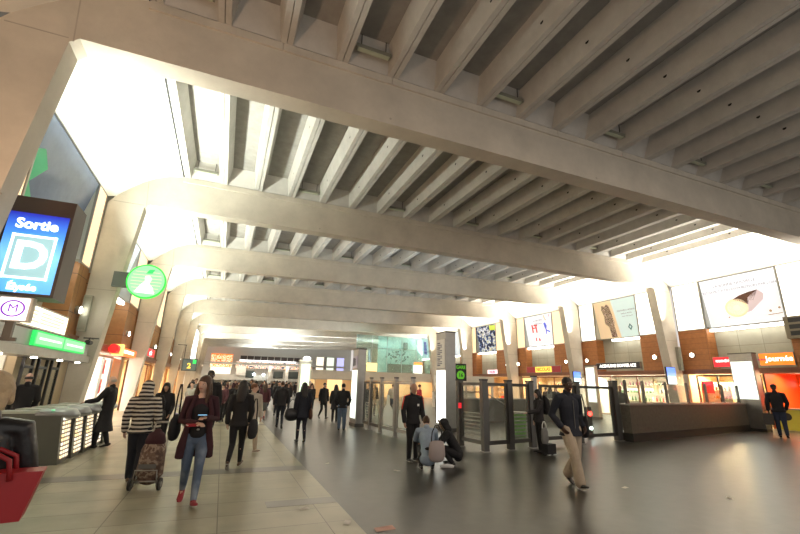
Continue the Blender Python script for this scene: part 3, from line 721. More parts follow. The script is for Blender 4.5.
m = MB(); m.box(-4.36, -4.1, 20.2, 24.0, 2.52, 2.82); m.build('case', emi('sign_orange_red', (1, .16, .03), 1.6), t)
m = MB(); m.box(-4.1, -4.09, 21.3, 23.4, 2.61, 2.74); m.build('white_line', white_t, t); m = MB(); m.box(-4.37, -4.02, 20.5, 20.8, 2.47, 2.92); m.build('amber_block', emi('amber_glow', (1, .6, .15), 2), t)
m = MB(); m.cyl((-4.2, 19.8, 2.7), .18, .35, 'Y', 14); m.build('red_lamp', emi('deep_red_glow', (.8, .02, .02), 1.2), t)
leftshop(2, warm_wall, 260, (1, .70, .40), 0)
shop_front(-1, [25.3, 27.5, 29.5, 31.5, 32.9], 'glass front of the orange lit shop, third bay on the left', h=2.45, mullion=lintel_m)
shelf_unit(-1, XL-2.9, 25.6, 32.6, 'the orange left shop', [.5, 1.1, 1.7], ['box', 'bag'], [4, 8, 0], step=.6)
sign_board(-1, 27.5, 31.5, 2.85, 3.35, 'red shop sign with a white swoosh in the third bay on the left', red_s, [('optic', .6, .5, .42, white_t)], off=-.15)
leftshop(3, warm_wall, 220, (1, .72, .45), 0)
leftshop(4, warm_wall, 200, (1, .62, .32), 0)
for i in (5, 6, 7, 8): leftshop(i, warm_wall if i % 2 else hot, 120, (1, .75, .5), 0)
sign_board(-1, 36, 39, 2.85, 3.3, 'white lit shop sign in the fourth bay on the left', emi('box_white', (1, .95, .9), 2), [('PRESSE', .5, .5, .3, red_s)])
sign_board(-1, 45, 48, 2.85, 3.3, 'white lit shop sign in the fifth bay on the left', emi('box_white', (1, .95, .9), 2), [('TABAC', .5, .5, .3, red_s)])
# wooden door leaves along the left shops
for i, (a, lab) in enumerate(((32.0, 'third'), (40.7, 'fourth'), (49.6, 'fifth'))):
    t = thing('wooden_door', f'orange brown wooden shop door leaf in the {lab} bay on the left', 'door', (-4.5, a, 0)); m = MB(); m.box(-4.54, -4.50, a, a+1.0, 0, 2.4); m.build('leaf', MATS['door_orange'], t); m = MB(); m.box(-4.50, -4.44, a+.1, a+.15, .9, 1.3); m.build('handle', steel, t)
# large white glowing panel, sixth bay on the left
t = thing('wall_lightbox', 'huge white glowing panel leaning over the far left wall', 'light box', (-3.7, 55.5, 3.0))
m = MB(); m.box(-3.9, -3.6, 51.7, 59.4, 3.3, 7.4); m.build('case', alu, t); m = MB(); m.box(-3.6, -3.59, 51.8, 59.3, 3.4, 7.35); m.build('diffuser', emi('panel_hot_white', (1, .96, .92), 3.2), t)

# fixtures on the second frame's legs
t = thing('loudspeaker', 'slim grey column speaker on the second left leg', 'speaker', (-4.3, 15.8, 3.0)); m = MB(); m.box(-4.42, -4.2, 15.72, 15.88, 2.95, 4.1); m.build('case', mat('speaker_grey', (.36, .35, .28), .6), t); m = MB(); m.box(-4.4, -4.22, 15.71, 15.72, 3.0, 4.05); m.build('grille', mat('grille_grey', (.25, .25, .2), .7), t)
t = thing('security_camera', 'small black security camera on a bracket on the second left leg', 'camera', (-4.0, 15.6, 2.55)); m = MB(); m.box(-4.15, -3.75, 15.6, 15.66, 2.72, 2.76); m.box(-3.98, -3.94, 15.55, 15.88, 2.72, 2.76); m.build('bracket', steel_dark, t); m = MB(); m.cyl((-3.95, 15.3, 2.6), .07, .32, 'Y', 12); m.cyl((-3.95, 15.44, 2.6), .02, .13, 'Z', 8); m.build('body', black_pl, t)
t = thing('loudspeaker', 'slim grey column speaker on the second right leg', 'speaker', (24.0, 15.8, 2.8)); m = MB(); m.box(23.75, 23.95, 15.7, 15.88, 2.75, 4.05); m.build('case', MATS['speaker_grey'], t); m = MB(); m.box(23.77, 23.93, 15.69, 15.7, 2.8, 4.0); m.build('grille', MATS['grille_grey'], t)
def screen(x, y, z, w, h, label):
    t = thing('information_screen', label, 'screen', (x, y, z))
    m = MB(); m.box(x-w/2, x+w/2, y-.08, y, z, z+h); m.build('case', black_pl, t)
    m = MB(); m.box(x-w/2+.03, x+w/2-.03, y-.086, y-.08, z+h*.5, z+h-.03); m.build('display', emi('screen_blue', (.12, .25, .95), 1.5), t)
    m = MB(); m.box(x-w/2+.03, x+w/2-.03, y-.086, y-.08, z+.03, z+h*.5); m.build('lower_display', emi('screen_pale', (.55, .75, .9), 1.3), t)
    m = MB(); m.box(x+w/2-.1, x+w/2+.3, y-.04, y+.09, z+.3, z+.42); m.build('bracket', steel_dark, t)
screen(22.85, 15.8, 1.95, .75, .95, 'blue information screen on the second right leg of the hall')
screen(23.3, 23.0, 1.9, .7, .9, 'small blue information screen on the third right leg')

# ================================================================== hanging signs on the left
t = thing('round_green_sign', 'round glowing green sign on a dark bracket at the second left leg', 'sign', (-2.77, 15.6, 4.68))
c = (-2.78, 15.55, 4.7)
m = MB(); m.box(-3.75, -3.2, 15.6, 15.75, 4.45, 4.95); m.build('bracket', mat('bracket_grey', (.12, .14, .12), .5), t)
m = MB(); m.cyl(c, .58, .12, 'Y', 40); m.build('rim', emi('green_rim', (.03, .75, .06), 1.3), t)
m = MB(); m.cyl((c[0], c[1]-.01, c[2]), .535, .01, 'Y', 40); m.build('disc', emi('green_disc', (.36, .90, .44), .8), t)
m = MB()
for j in range(7):
    z = c[2]-.36+j*.11; w = math.sqrt(max(.02, .5**2-(z-c[2])**2))*.9; m.box(c[0]-w, c[0]+w, c[1]-.016, c[1]-.011, z, z+.03)
m.build('pale_bars', emi('yellow_pale_glow', (.70, 1, .50), .9), t)
m = MB(); y = c[1]-.02
m.face([(c[0]+u, y, c[2]+v) for u, v in ((-.3, -.4), (.3, -.42), (.22, -.2), (.1, -.08), (.16, .1), (.06, .2), (-.06, .16), (-.04, 0), (-.16, -.14))]); m.build('figure_print', emi('white_green_glow', (.85, 1, .8), 1.2), t)
m = MB(); m.face([(c[0]+u, y-.004, c[2]+v) for u, v in ((-.05, .26), (.14, .28), (.2, .42), (.04, .40))]); m.build('leaf_print', g_edge, t)

# illuminated exit sign
brown_case = mat('sign_case_brown', (.055, .035, .028), .45)
t = thing('exit_sign', 'large blue illuminated exit sign reading Sortie D', 'sign', (-3.45, 9.2, 2.9))
YS = 9.2
m = MB(); m.box(-4.02, -3.05, YS, YS+.62, 2.95, 4.82); m.box(-4.45, -4.02, YS+.1, YS+.6, 2.95, 4.45); m.build('case', brown_case, t)
def scr_mat():
    m_ = bpy.data.materials.new('exit_sign_face'); m_.use_nodes = True; nt = m_.node_tree; b = nt.nodes['Principled BSDF']
    tc = nt.nodes.new('ShaderNodeTexCoord'); sp = nt.nodes.new('ShaderNodeSeparateXYZ'); nt.links.new(tc.outputs['Generated'], sp.inputs[0])
    cr = nt.nodes.new('ShaderNodeValToRGB'); E = cr.color_ramp.elements
    while len(E) < 4: E.new(.5)
    for e, (p, c_) in zip(E, [(0, (.10, .42, .90)), (.45, (.22, .60, .85)), (.72, (.06, .28, .90)), (1, (.01, .012, .42))]): e.position = p; e.color = (*c_, 1)
    nt.links.new(sp.outputs[2], cr.inputs[0]); nt.links.new(cr.outputs[0], b.inputs['Base Color']); nt.links.new(cr.outputs[0], b.inputs['Emission Color']); b.inputs['Emission Strength'].default_value = .62
    return m_
x0, x1, z0, z1 = -4.0, -3.1, 3.0, 4.5
m = MB(); m.box(x0, x1, YS-.01, YS, z0, z1); m.build('lit_face', scr_mat(), t)
sw = emi('sign_white_glow', (.95, 1, 1), 1.9)
text_mesh('lettering', 'Sortie', .26, ((x0+x1)/2, YS-.02, 4.28), (1, 0, 0), (0, 0, 1), sw, t, .01, .008)
text_mesh('lettering', 'Élysée', .17, ((x0+x1)/2+.02, YS-.02, 3.1), (1, 0, 0), (0, 0, 1), sw, t, .01, .005)
m = MB(); a, b_, c_, d_ = x0+.13, x1-.1, 3.25, 4.08
m.box(a, b_, YS-.016, YS-.01, c_, d_); m.build('letter_panel', emi('letter_panel_cyan', (.30, .52, .55), 1.1), t)
m = MB(); m.box(a, b_, YS-.022, YS-.016, c_, c_+.04); m.box(a, b_, YS-.022, YS-.016, d_-.04, d_); m.box(a, a+.04, YS-.022, YS-.016, c_, d_); m.box(b_-.04, b_, YS-.022, YS-.016, c_, d_); m.build('letter_frame', sw, t)
text_mesh('lettering', 'D', .72, ((a+b_)/2, YS-.022, (c_+d_)/2), (1, 0, 0), (0, 0, 1), sw, t, .01, .02)
t = thing('metro_sign', 'small white sign with a purple circled M under the exit sign', 'sign', (-3.55, YS+.1, 2.3))
m = MB(); m.box(-3.83, -3.33, YS+.05, YS+.2, 2.5, 2.93); m.build('case', mat('sign_case_cream', (.75, .70, .6), .5), t)
m = MB(); m.box(-3.79, -3.37, YS+.04, YS+.05, 2.52, 2.91); m.build('lit_face', emi('metro_white', (1, .93, .96), 1.6), t)
m = MB(); N = 28; cxm, czm = -3.58, 2.72
for i in range(N):
    a0, a1 = 2*PI*i/N, 2*PI*(i+1)/N
    m.face([(cxm+q*math.cos(w)*1.15, YS+.034, czm+q*math.sin(w)) for q, w in ((.125, a0), (.125, a1), (.15, a1), (.15, a0))])
pur = mat('metro_purple', (.28, .05, .62), .5, 0, (.28, .05, .62), .6); m.build('ring', pur, t)
text_mesh('lettering', 'M', .2, (cxm, YS+.034, czm), (1, 0, 0), (0, 0, 1), pur, t, .006, .0)
m = MB(); m.box(-3.65, -3.53, YS+.08, YS+.17, 2.18, 2.5); m.box(-3.92, -3.45, YS+.09, YS+.15, 2.16, 2.22); m.build('support_post', steel_dark, t)

# hanging sign far left and the black platform sign on the right
t = thing('hanging_sign', 'dark hanging sign with yellow numeral near the far left wall', 'sign', (-2.75, 40, 2.2))
m = MB(); m.box(-3.35, -2.2, 39.95, 40.1, 2.25, 3.25); m.build('case', black_pl, t); m = MB(); m.box(-3.3, -2.25, 39.94, 39.95, 2.3, 3.2); m.build('face', mat('sign_navy', (.05, .07, .06), .5, 0, (.25, .3, .25), .35), t)
m = MB(); m.box(-2.55, -2.28, 39.93, 39.94, 2.85, 3.18); m.build('green_square', g_edge, t); text_mesh('lettering', '2', .6, (-2.8, 39.925, 2.65), (1, 0, 0), (0, 0, 1), yellow_s, t, .01, .02)
m = MB(); m.box(-3.3, -3.24, 40, 40.04, 3.25, 4.4); m.box(-3.9, -3.2, 40, 40.04, 4.36, 4.42); m.build('hanger', steel_dark, t)

# ================================================================== ticket barriers
lattice_m = None
def lattice():
    m_ = grid_mat('backlit_lattice', (1, .78, .42), (1, .95, .85), .13, .075, .028, .3, noise=.0, axes=('Y', 'Z'), cj=(.10, .07, .04))
    nt = m_.node_tree; b = nt.nodes['Principled BSDF']; src = b.inputs['Base Color'].links[0].from_socket
    nt.links.new(src, b.inputs['Emission Color']); b.inputs['Emission Strength'].default_value = .8
    return m_
lattice_m = lattice()
barrier_grey = mat('barrier_grey', (.12, .125, .105), .42, .35, noise=.08)
hood_m = mat('barrier_hood', (.33, .35, .36), .3, .5)
def barrier():
    t = thing('ticket_barrier', '', 'ticket barrier', (-2.66, 10, 0), 0, 'row of ticket barriers on the left')
    m = MB()
    # body: long cabinet running away from the hall with a sloped foot
    m.prism([(-.0, -.0, 0), (-.1, 0, .9), (-1.1, 0, .9), (-1.1, 0, 0)], (0, 0, 0), (0, .5, 0)); m.build('body', barrier_grey, t, world=False)
    m = MB(); m.prism([(.012, .04, .08), (.012, .46, .08), (-.075, .46, .84), (-.075, .04, .84)], (0, 0, 0), (.012, 0, .002)); m.build('lit_lattice', lattice_m, t, world=False)
    m = MB(); m.loft([(-.5, .25, .88), (-.2, .25, .9), (.02, .25, .88), (.06, .25, .86)], [(.26, .09), (.27, .11), (.27, .1), (.2, .06)], (0, 1, 0), 14); m.build('rounded_hood', hood_m, t, world=False)
    m = MB(); m.box(-1.1, -.45, .02, .48, .9, .94); m.build('top_plate', mat('barrier_top', (.5, .55, .48), .3, .3), t, world=False)
    m = MB(); m.box(-.6, .0, .5, .53, 0, .8); m.build('dark_seam', black_pl, t, world=False)
    m = MB(); m.cyl((-.25, -.0, .96), .03, .012, 'Z', 10); m.build('card_reader', emi('reader_green', (.2, .9, .4), 1.0), t, world=False)
    m = MB(); m.tube([(-.8, .5, .7), (-.8, .6, .72), (-.8, .68, .7)], .018, 8); m.tube([(-.8, .5, .7), (-.77, .58, .5), (-.75, .64, .34)], .018, 8); m.build('turnstile_arm', steel, t, world=False)
    return t
b0 = barrier(); b0.location = (-2.64, 10.1, 0)
b0['label'] = 'grey ticket barrier with rounded hood, nearest of the row on the left'
for i, nm in enumerate(('second', 'third', 'fourth', 'fifth')):
    dup(b0, (-2.62+.02*i, 10.82+.72*i, 0), label=f'ticket barrier with glowing lattice end panel, {nm} of the row from the camera' )
# black framed gate leaves behind the barriers
g0 = None
for i, y in enumerate((12.7, 13.6, 14.5)):
    if g0 is None:
        g0 = thing('barrier_gate', '', 'gate', (-4.44, y, 0), 0, 'black framed gates behind the barriers')
        for yy in (0, .55):
            m = MB(); m.box(-.03, .03, yy-.03, yy+.03, 0, 2.0); m.build('upright', black_pl, g0, world=False)
        m = MB(); m.box(-.03, .03, -.03, .58, 1.75, 1.82); m.box(-.03, .03, -.03, .58, .5, .56); m.build('crossbar', black_pl, g0, world=False)
        m = MB(); m.box(-.01, .01, .03, .52, .56, 1.75); m.build('glass', shopglass, g0, world=False); t = g0
    else: t = dup(g0, (-4.44, y, 0))
    t['label'] = ['nearest black framed gate behind the ticket barriers', 'middle black framed gate behind the ticket barriers', 'far black framed gate behind the ticket barriers, by the beige wall'][i]

# ================================================================== steel columns, glass fence
glow_panel = emi('panel_glow', (.93, 1, .90), 1.5)
glow_hot = emi('panel_glow_hot', (1, 1, .92), 2.4)
def sign_column(x, y, w, d, h, label, pz0, pz1, glow, mapm=None, cap=True):
    """steel column, lit panel on the face towards -X"""
    t = thing('information_column', label, 'column', (x+w/2, y+d/2, 0))
    m = MB(); m.box(x, x+w, y, y+d, 0, h); m.build('shaft', steel, t)
    m = MB(); m.box(x-.02, x, y+.05, y+d-.05, pz0, pz1); m.build('lit_panel', glow, t)
    if mapm:
        m = MB(); m.box(x-.02, x, y+.06, y+d-.06, pz1+.08, h-.25); m.build('text_panel', mapm[0], t)
        m = MB()
        for j in range(13):
            z = pz1+.16+j*(h-.5-pz1)/13; m.box(x-.025, x-.02, y+d-.5+.0, y+d-.12, z, z+.035) if j % 3 else m.box(x-.025, x-.02, y+d-.35, y+d-.12, z, z+.05)
        m.build('print_lines', mat('print_dark', (.15, .13, .16), .5), t)
    m = MB(); m.box(x-.015, x+w+.015, y-.015, y+d+.015, h, h+.05); m.build('cap', steel_dark, t)
    m = MB(); m.box(x-.02, x+w+.02, y-.02, y+d+.02, 0, .12); m.build('foot', steel_dark, t)
    return t
sign_column(7.62, 13.8, .42, .75, 3.55, 'tall steel information column with a glowing panel behind the crouching pair', .25, 2.15, glow_hot, (mat('text_panel_white', (.62, .58, .50), .5, 0, (.6, .55, .48), .25),))
sign_column(4.86, 15.92, .32, .75, 2.9, 'slim steel column with a bright side panel beside the left glass fence', .3, 2.1, glow_panel, (mat('text_panel_violet', (.40, .36, .42), .5, 0, (.35, .3, .4), .2),))
sign_column(22.0, 11.3, .35, .95, 3.35, 'steel pillar with white glowing panel at the end of the stone ramp wall', 1.35, 3.0, glow_panel)
sign_column(19.6, 17.95, .22, .68, 2.9, 'white glowing totem by the shop with the black sign', .9, 2.8, glow_panel)
# platform sign on the column
t = thing('platform_sign', 'black sign with green numeral 16 beside the tall steel column', 'sign', (8.35, 14.0, 1.75))
m = MB(); m.box(8.1, 8.62, 13.98, 14.1, 1.78, 2.42); m.build('case', black_pl, t)
gr_d = mat('sign_green', (.12, .42, .03), .5, 0, (.14, .55, .03), .55)
m = MB(); m.cyl((8.36, 13.97, 1.99), .17, .01, 'Y', 24); m.build('disc', gr_d, t)
text_mesh('lettering', 'GARE', .17, (8.36, 13.96, 2.28), (1, 0, 0), (0, 0, 1), gr_d, t, .006, .004); text_mesh('lettering', '16', .2, (8.36, 13.96, 1.99), (1, 0, 0), (0, 0, 1), black_pl, t, .006, .004)
m = MB(); m.box(8.04, 8.12, 14.0, 14.08, 2.0, 2.1); m.build('bracket', steel_dark, t)

fglass = glass_mat('fence_glass', (.93, .95, .93), .05, .12, haze=.05)
frost = mat('frosted_film', (.72, .76, .72), .5)
def screen_panel(p, q, label, h=1.68, slats=False, film=False, grp='glass fence panels', rail=True, post=True):
    """framed glass leaf standing between p and q"""
    P, Q = Vector((*p, 0)), Vector((*q, 0)); L = (Q-P).length; ang = math.atan2(q[1]-p[1], q[0]-p[0])
    t = thing('glass_gate_panel', label, 'glass panel', P, ang, grp)
    m = MB(); m.box(.06, L-.06, -.03, .03, .16, .26); m.box(.06, L-.06, -.03, .03, h-.1, h-.02); m.box(.06, .14, -.03, .03, .26, h-.1); m.box(L-.14, L-.06, -.03, .03, .26, h-.1); m.build('frame', steel_dark if not film else steel, t, world=False)
    m = MB(); m.box(.14, L-.14, -.006, .006, .26, h-.1); m.build('glass', fglass, t, world=False)
    if slats:
        m = MB(); [m.box(.14, L-.14, .03, .05, .32+j*.095, .35+j*.095) for j in range(7)]; m.build('slats', steel, t, world=False)
    if film:
        m = MB(); m.face([(u*L, -.009, v) for u, v in ((.18, .3), (.82, .3), (.86, .6), (.8, .82), (.62, .95), (.58, 1.25), (.42, 1.25), (.4, .95), (.24, .8), (.16, .55))]); m.build('frosted_print', frost, t, world=False)
    return t
def post(x, y, h, label, w=.13, m_=None):
    t = thing('steel_post', label, 'post', (x, y, 0), 0, 'steel posts of the glass fences')
    m = MB(); m.box(-w/2, w/2, -w/2, w/2, 0, h); m.build('shaft', m_ or steel_dark, t, world=False); m = MB(); m.box(-w/2-.01, w/2+.01, -w/2-.01, w/2+.01, h, h+.04); m.build('cap', black_pl, t, world=False)
    m = MB(); m.box(-w/2-.03, w/2+.03, -w/2-.03, w/2+.03, 0, .02); m.build('foot_plate', steel, t, world=False)
Pp = [(5.1, 15.75), (5.11, 14.95), (5.14, 13.9), (5.24, 12.8), (5.36, 11.75)]
for i in range(4): screen_panel(Pp[i], Pp[i+1], ['glass fence leaf beside the slim steel column', 'second glass fence leaf from the slim steel column', 'third glass fence leaf with a frosted vase shape', 'nearest glass fence leaf with a frosted vase shape, left of the standing guard'][i], 1.7, i == 0, i > 1)
for i, (x, y) in enumerate(Pp[1:]): post(x, y, 1.78, ['first', 'second', 'third', 'fourth'][i]+' steel post along the left glass fence from the slim column', .10, steel)
Q = [(6.3, 10.6), (6.4, 9.54), (7.29, 9.67), (8.16, 9.84)]
screen_panel(Q[0], Q[1], 'glass gate leaf with low slats, first right of the hooded sitter', 1.72, True)
screen_panel(Q[1], Q[2], 'clear middle glass gate leaf in the dark steel framed row', 1.72, False)
screen_panel(Q[2], Q[3], 'glass gate leaf with slats, next to the woman at the gates', 1.72, True)
for i, (x, y) in enumerate(Q): post(x, y, 1.75, ['post at the first gate leaf by the red button', 'steel post between the first and middle gate leaves', 'steel post between the middle and last gate leaves', 'steel post at the last gate leaf beside the woman'][i], .15)
post(8.38, 9.9, 1.9, 'pale steel post just behind the woman at the gates', .12, steel)
screen_panel((8.6, 10.0), (10.3, 10.25), 'wide glass fence leaf behind the man in pale trousers, left part', 1.72); screen_panel((10.3, 10.25), (12.15, 10.5), 'wide glass fence leaf next to the stone ramp wall', 1.72)
post(10.3, 10.2, 1.78, 'steel post behind the man in pale trousers'); post(12.22, 10.5, 1.86, 'thick steel post at the left end of the stone ramp wall', .2)
t = thing('reflection_lamp', 'added red lamp for the light reflected in the glass beside the ramp wall', 'light', (12.0, 11.4, 0)); m = MB(); m.box(11.9, 12.1, 11.4, 11.5, 0, 1.0); m.build('stand', steel_dark, t); m = MB(); m.cyl((12.0, 11.36, .78), .075, .04, 'Y', 14); m.build('red_lamp', emi('reflection_red', (1, .03, .02), 14), t); m = MB(); m.cyl((12.0, 11.36, .3), .055, .04, 'Y', 14); m.build('white_lamp', emi('white_lamp_glow', (.85, 1, .9), 9), t)  # lamp added to stand for a red light reflected in the glass
t = thing('emergency_button', 'small red button on the post left of the first gate leaf', 'button', (6.24, 10.5, 1.05)); m = MB(); m.box(6.2, 6.28, 10.48, 10.52, 1.0, 1.14); m.build('box', red_s, t)
t = thing('litter_bin', 'green litter bin behind the woman at the gates', 'bin', (9.6, 12.2, 0)); m = MB(); m.cyl((9.6, 12.2, 0), .2, .75, 'Z', 18, r2=.24); m.build('bag', mat('bin_green', (.22, .50, .12), .5), t); m = MB(); m.cyl((9.6, 12.2, .75), .25, .04, 'Z', 18); m.build('ring', steel, t)

# stone ramp wall
A = Vector((12.42, 10.12, 0)); B = Vector((22.75, 12.05, 0)); d = (B-A); L = d.length; ang = math.atan2(d.y, d.x)
granite = mat('ramp_granite', (.115, .10, .075), .42, noise=.35, nscale=9, bump=.1, bscale=60)
t = thing('ramp_wall', 'long brown granite ramp wall with a dark plinth', 'wall', A, ang)
m = MB(); m.box(0, L, 0, .3, .26, 1.12); m.build('stone', granite, t, world=False); m = MB(); m.box(-.01, L+.01, -.015, .32, 0, .26); m.build('plinth', mat('plinth_black', (.018, .017, .015), .4), t, world=False)
m = MB(); m.box(-.02, L+.02, -.03, .33, 1.12, 1.17); m.build('coping', steel, t, world=False)
t2 = thing('ramp_balustrade', 'glass balustrade with steel posts on top of the granite ramp wall', 'balustrade', A+Vector((0, 0, 1.17)), ang)
for xx in (.12, 1.25, 2.9, 4.55, 6.2, 7.85, 9.5): m = MB(); m.box(xx-.04, xx+.04, .1, .18, 0, .72); m.ell((xx, .14, .72), (.05, .05, .05), 10, 6); m.build('post', mat('post_steel', (.2,.19,.17), .4, .7), t2, world=False)
for a_, b_ in zip((.12, 1.25, 2.9, 4.55, 6.2, 7.85), (1.25, 2.9, 4.55, 6.2, 7.85, 9.5)): m = MB(); m.box(a_+.08, b_-.08, .13, .145, .03, .66); m.build('glass', shopglass, t2, world=False)
m = MB(); m.box(.12, 9.5, .11, .17, .0, .03); m.build('shoe_rail', steel, t2, world=False)

# ================================================================== mid hall header beams and glass wall
hdr = mat('pale_header', (.66, .64, .58), .6, noise=.08)
t = thing('header_beam', 'pale grey header beam below the turquoise glass wall', 'beam', (16, 46.2, 1.85)); m = MB(); m.box(8.8, 23.4, 46.0, 46.5, 1.95, 2.9); m.build('fascia', hdr, t); m = MB(); m.box(8.8, 23.4, 45.95, 46, 1.9, 1.98); m.build('edge', steel, t)
gw = glass_mat('turquoise_glass', (.82, .98, .95), .12, .3, haze=.12)
t = thing('glass_wall', 'turquoise tinted glass wall standing on the pale header beam', 'glass wall', (18.6, 46.2, 2.9))
xs = [13.8, 15.7, 17.6, 19.5, 21.4, 23.3]
for a_, b_ in zip(xs[:-1], xs[1:]): m = MB(); m.box(a_+.03, b_-.03, 46.2, 46.22, 2.92, 7.1); m.build('pane', gw, t)
m = MB(); [m.box(a_-.02, a_+.02, 46.15, 46.27, 2.9, 7.1) for a_ in xs]; m.box(13.8, 23.3, 46.17, 46.25, 5.6, 5.65); m.build('frame', mat('glass_wall_frame', (.45, .52, .50), .4), t)
t = thing('wall_mural', 'grey drawing of dark leafy marks behind the turquoise glass wall', 'mural', (20, 48.4, 2.9)); m = MB(); m.box(17.2, 23.3, 48.3, 48.4, 2.9, 7.3); m.build('panel', mat('mural_grey', (.58, .70, .66), .7, noise=.2, nscale=.5), t)
m = MB()
for j in range(60):
    u, v = random.gauss(20.0, .8), random.gauss(4.9, .45); r_ = random.uniform(.04, .14); m.face([(u+r_*random.uniform(.5, 1.6)*math.cos(q*PI/3), 48.29-.0004*j, v+r_*random.uniform(.4, 1.3)*math.sin(q*PI/3)) for q in range(6)])
m.build('dark_marks', mat('mural_dark', (.12, .15, .145), .8), t)
m = MB(); m.box(20.6, 21.1, 48.1, 48.28, 5.9, 6.7); m.build('dark_plate', mat('mural_plate', (.12, .13, .12), .5), t)
m = MB(); m.box(18.5, 21.8, 48.1, 48.28, 2.9, 4.0); m.build('brown_base', mat('mural_brown', (.22, .17, .13), .6), t)
t = thing('lit_kiosk_sign', 'small yellow lit cube sign standing on the header beam', 'sign', (16.0, 46.1, 2.9)); m = MB(); m.box(15.1, 16.3, 45.9, 46.15, 2.95, 3.9); m.build('cube', emi('cube_yellow', (1, .75, .3), 1.4), t); m = MB(); m.box(15.15, 16.25, 45.95, 46.1, 2.9, 2.95); m.build('base', steel_dark, t)
t = thing('lit_kiosk_sign', 'small white lit cube sign with orange top, by the right frame leg', 'sign', (21.6, 46.1, 2.9)); m = MB(); m.box(21.1, 22.1, 45.9, 46.15, 2.95, 3.85); m.build('cube', emi('cube_white', (1, .95, .85), 2), t); m = MB(); m.box(21.1, 22.1, 45.9, 46.15, 3.85, 4.2); m.build('orange_top', emi('cube_orange', (1, .35, .08), 1.2), t)
# warm shop zone behind the header
mb = MB(); mb.box(8.8, 23.4, 50.5, 50.7, 0, 2.9); struct('wall_far', mb, warm_wall, (0, 0, 0)); mb = MB(); mb.box(8.8, 23.4, 46.5, 50.5, 2.7, 2.8); struct('ceiling', mb, white_wall)
area((16, 48.5, 2.6), (0, .3, -1), 1.0, 12, 420, (1, .74, .46), 'kiosk_zone_light')
for x, lab in ((9.2, 'left'), (12.2, 'middle'), (15.0, 'right')):
    t = thing('kiosk_partition', f'orange wooden kiosk partition at the {lab} of the header beam', 'partition', (x, 45.6, 0)); m = MB(); m.box(x, x+1.3, 45.5, 45.6, 0, 1.9); m.build('panel', mat('kiosk_wood_glow', (.72, .42, .18), .5, 0, (.9, .55, .25), .15), t); m = MB(); m.box(x-.04, x, 45.5, 45.6, 0, 1.95); m.build('edge', steel, t)  # warm kiosk light put into the wood as a faint glow
# second, nearer header at the right
t = thing('header_beam', 'short pale header beam above the gates, left of the wine shop', 'beam', (18, 28.2, 1.5)); m = MB(); m.box(14.6, 19.8, 28.0, 28.3, 1.62, 2.34); m.build('fascia', hdr, t); m = MB(); m.box(14.6, 19.8, 27.96, 28.0, 1.58, 1.64); m.build('edge', steel, t)
for x in (14.7, 17.2, 19.6): m = MB(); m.box(x, x+.12, 28.05, 28.2, 0, 1.6); m.build('post', steel, t)
for i, x in enumerate((14.9, 16.2, 17.5)):
    t = thing('stair_enclosure', ['pale stair enclosure panel left of the short header', 'pale stair enclosure panel at the middle of the short header', 'pale stair enclosure panel right of the short header'][i], 'panel', (x, 29.2, 0)); m = MB(); m.box(x, x+1.1, 29.0, 29.15, 0, 1.1); m.build('panel', hdr, t); m = MB(); m.box(x, x+1.1, 28.96, 29.19, 1.1, 1.15); m.build('rail', steel, t)

# ================================================================== far end of the hall
YF = 88.0
mb = MB(); mb.box(-6, 26, YF+3, YF+3.2, 0, 9.8); struct('wall_far', mb, mat('far_wall', (.75, .74, .68), .7), (0, 0, 0))
mb = MB(); mb.box(-4.5, 24, YF-.2, YF+3, 4.55, 4.95); mb.box(-4.5, 24, YF-.3, YF+3, 2.35, 2.6); struct('floor', mb, hdr, (0, 0, 0))
mb = MB(); mb.box(-4.5, 24, YF-.35, YF-.2, 1.6, 2.4); struct('wall_far', mb, hdr, (0, 0, 0))
t = thing('mezzanine_shop', 'orange and red lit upper shop at the far left end of the hall', 'shop', (-.7, YF, 4.0))
m = MB(); m.box(-2.6, 1.3, YF+.8, YF+.9, 3.95, 6.4); m.build('back_wall', ramp_noise_mat('far_shop_orange', [(0, (.8, .12, .03)), (.42, (1, .45, .12)), (.5, (1, .85, .6)), (.6, (.55, .05, .03)), (.66, (1, .7, .4))], 3.5, emis=.6, detail=5), t)
m = MB(); m.box(-2.6, 1.3, YF-.1, YF+.9, 6.3, 6.45); m.build('canopy', orange_s, t)
m = MB(); m.box(-2.4, 1.2, YF-.05, YF+.0, 2.7, 3.9); m.build('lower_display', emi('far_display_white', (1, .96, .85), .8), t)
t = thing('mezzanine_shop', 'long upper gallery with dark slots and bright strip at the far end', 'shop', (9, YF, 4.0))
m = MB(); m.box(2.6, 14.6, YF+.3, YF+.4, 5.55, 6.3); m.build('dark_band', mat('far_dark', (.07, .055, .05), .6), t)
for j in range(10): m = MB(); m.box(2.6+j*1.3, 2.7+j*1.3, YF+.25, YF+.3, 5.55, 6.3); m.build('mullion', hdr, t)
m = MB(); m.box(2.6, 13.5, YF-.1, YF+.0, 5.2, 5.5); m.build('bright_strip', emi('far_strip', (1, .97, .95), 2), t)
m = MB(); m.box(2.0, 17.0, YF+.5, YF+.6, 3.9, 5.2); m.build('goods_wall', ramp_noise_mat('far_goods', [(0, (.05, .05, .08)), (.42, (.8, .75, .7)), (.5, (.95, .5, .2)), (.56, (.25, .2, .45)), (.62, (1, .9, .8))], 2.2, emis=.5, detail=6), t)
for i, (x0_, x1_) in enumerate(((4.0, 5.5), (9.2, 11.1), (12.1, 14.3), (15.4, 17.4))):
    t = thing('dark_display_board', f'dark display board below the far gallery, {["first","second","third","fourth"][i]} from the left', 'display board', (x0_, YF-.4, 2.6)); m = MB(); m.box(x0_, x1_, YF-.45, YF-.36, 2.1, 3.5); m.build('panel', mat('far_board', (.05, .06, .055), .4), t); m = MB(); m.box(x0_-.03, x1_+.03, YF-.44, YF-.37, 3.5, 3.58); m.build('frame', steel, t)
